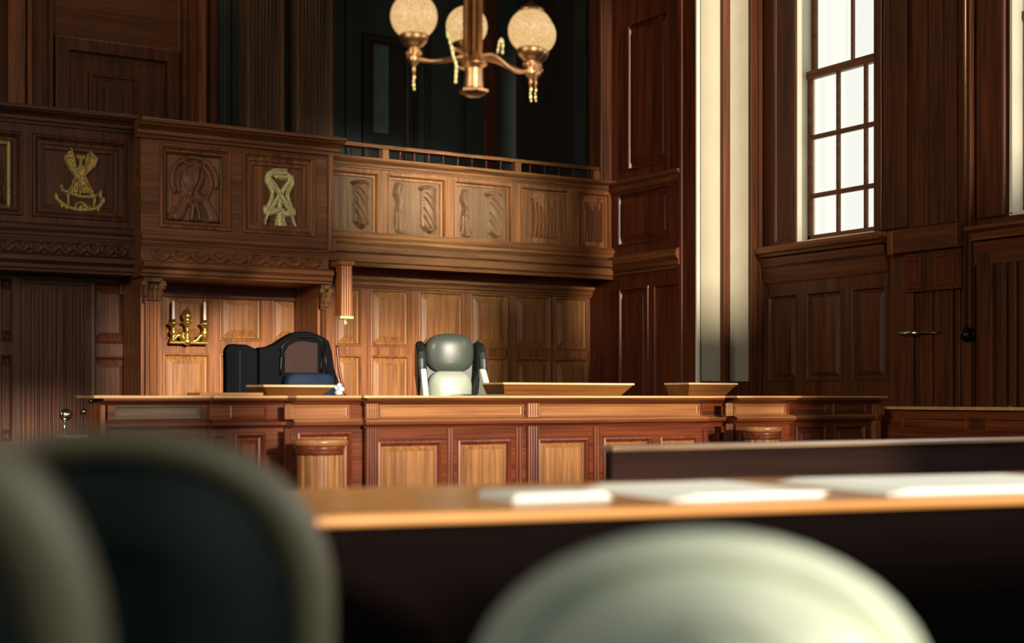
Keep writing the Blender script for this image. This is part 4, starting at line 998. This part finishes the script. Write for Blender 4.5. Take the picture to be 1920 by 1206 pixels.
def sheets(x, y, w_, d_, rz, n, label):  # thin white sheets added where the polished tabletop shows glare
    o = root('glare_sheets', tloc(x, y, TZ), label, 'papers', 'white sheets standing in for glare on the counsel table', None, rot+rz)
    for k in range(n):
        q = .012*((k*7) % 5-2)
        MB().box(-w_/2+q+k*.02, w_/2+q, -d_/2+q*.7, d_/2+q, .001+.004*k, .004+.004*k).build('sheet', WGLARE, o, org=z0)
sheets(1.36, .50, .52, .62, .05, 3, 'middle glare patch on the counsel table, made as white sheets, right of the small stack')
sheets(2.35, .52, .95, .70, -.03, 3, 'widest glare patch on the counsel table, made as white sheets, at its right end')
def club_chair(lat, d, yaw, ztop, hw, label, facemat, rimmat, group, ex=(.7, .85), rt=.32):
    X, Y = CR(lat, d)
    o = root('upholstered_chair', (X, Y, 0), label, 'chair', group, None, -TH+yaw)   # local +y faces away from the camera
    def bl(m, n, mat, **k): return m.build(n, mat, o, org=z0, **k)
    def outline(w, zt, r):
        pts = [(-w*.86, .46), (-w, .62)]
        for t in range(0, 181, 9):
            c_, s_ = math.cos(math.radians(180-t)), math.sin(math.radians(180-t))
            pts.append((w*math.copysign(abs(c_)**ex[0], c_), (zt-r)+r*abs(s_)**ex[1]))
        pts += [(w, .62), (w*.86, .46)]
        return pts
    outr = outline(hw, ztop, rt); inn = outline(hw-.055, ztop-.05, rt-.03)
    m = MB(); mp = lambda u, n, v: (u, n+.10*(u/hw)**2, v)
    m.loft([[mp(u, .0, v) for u, v in inn], [mp(u, -.03, v) for u, v in [((a[0]*.6+b[0]*.4), (a[1]*.6+b[1]*.4)) for a, b in zip(inn, outr)]], [mp(u, -.018, v) for u, v in outr], [mp(u, .06, v) for u, v in outr], [mp(u, .09, v) for u, v in inn]], False, True)
    bl(m, 'rim', rimmat)
    m = MB(); c2 = [(u*.55, .7+(v-.7)*.55) for u, v in inn]
    m.loft([[mp(u, .0, v) for u, v in inn], [mp(u, -.02, v) for u, v in [(u*.92, .7+(v-.7)*.92) for u, v in inn]], [mp(u, -.03, v) for u, v in c2]], False, True)
    m.add([mp(u, -.03, v) for u, v in c2], [tuple(range(len(c2)))])
    m.loft([[mp(u, .09, v) for u, v in inn], [mp(u, .12, v) for u, v in c2]], False, True); m.add([mp(u, .12, v) for u, v in c2], [tuple(range(len(c2)))])
    bl(m, 'backrest', facemat)
    bl(MB().pillow((0, .34, .44), hw*1.8, .50, .13, .45, 20), 'seat', facemat)
    for sx in (-1, 1):
        bl(MB().tube([(sx*hw*.80, .12, .40), (sx*hw*.84, .06, 0)], [.026, .018], 8), 'leg', TABLED)
        bl(MB().tube([(sx*hw*.80, .54, .40), (sx*hw*.80, .55, 0)], [.026, .018], 8), 'leg', TABLED)
    return o
G = 'upholstered chairs in the blurred foreground'
club_chair(-.655, 1.25, .10, 1.085, .265, 'dark green chair with beige rim at the lower left corner, nearest the viewer', LEAD, RIM, G)
club_chair(-.615, 2.15, .0, 1.035, .325, 'dark green chair with beige rim in front of the counsel table end', LEAD, RIM, G, (.85, .9), .29)
club_chair(.265, 1.95, -.05, .893, .34, 'chair at the lower right, sun sheen put into its pale sage colour', LEAP, LEAP, G, (1.0, 1.0), .255)
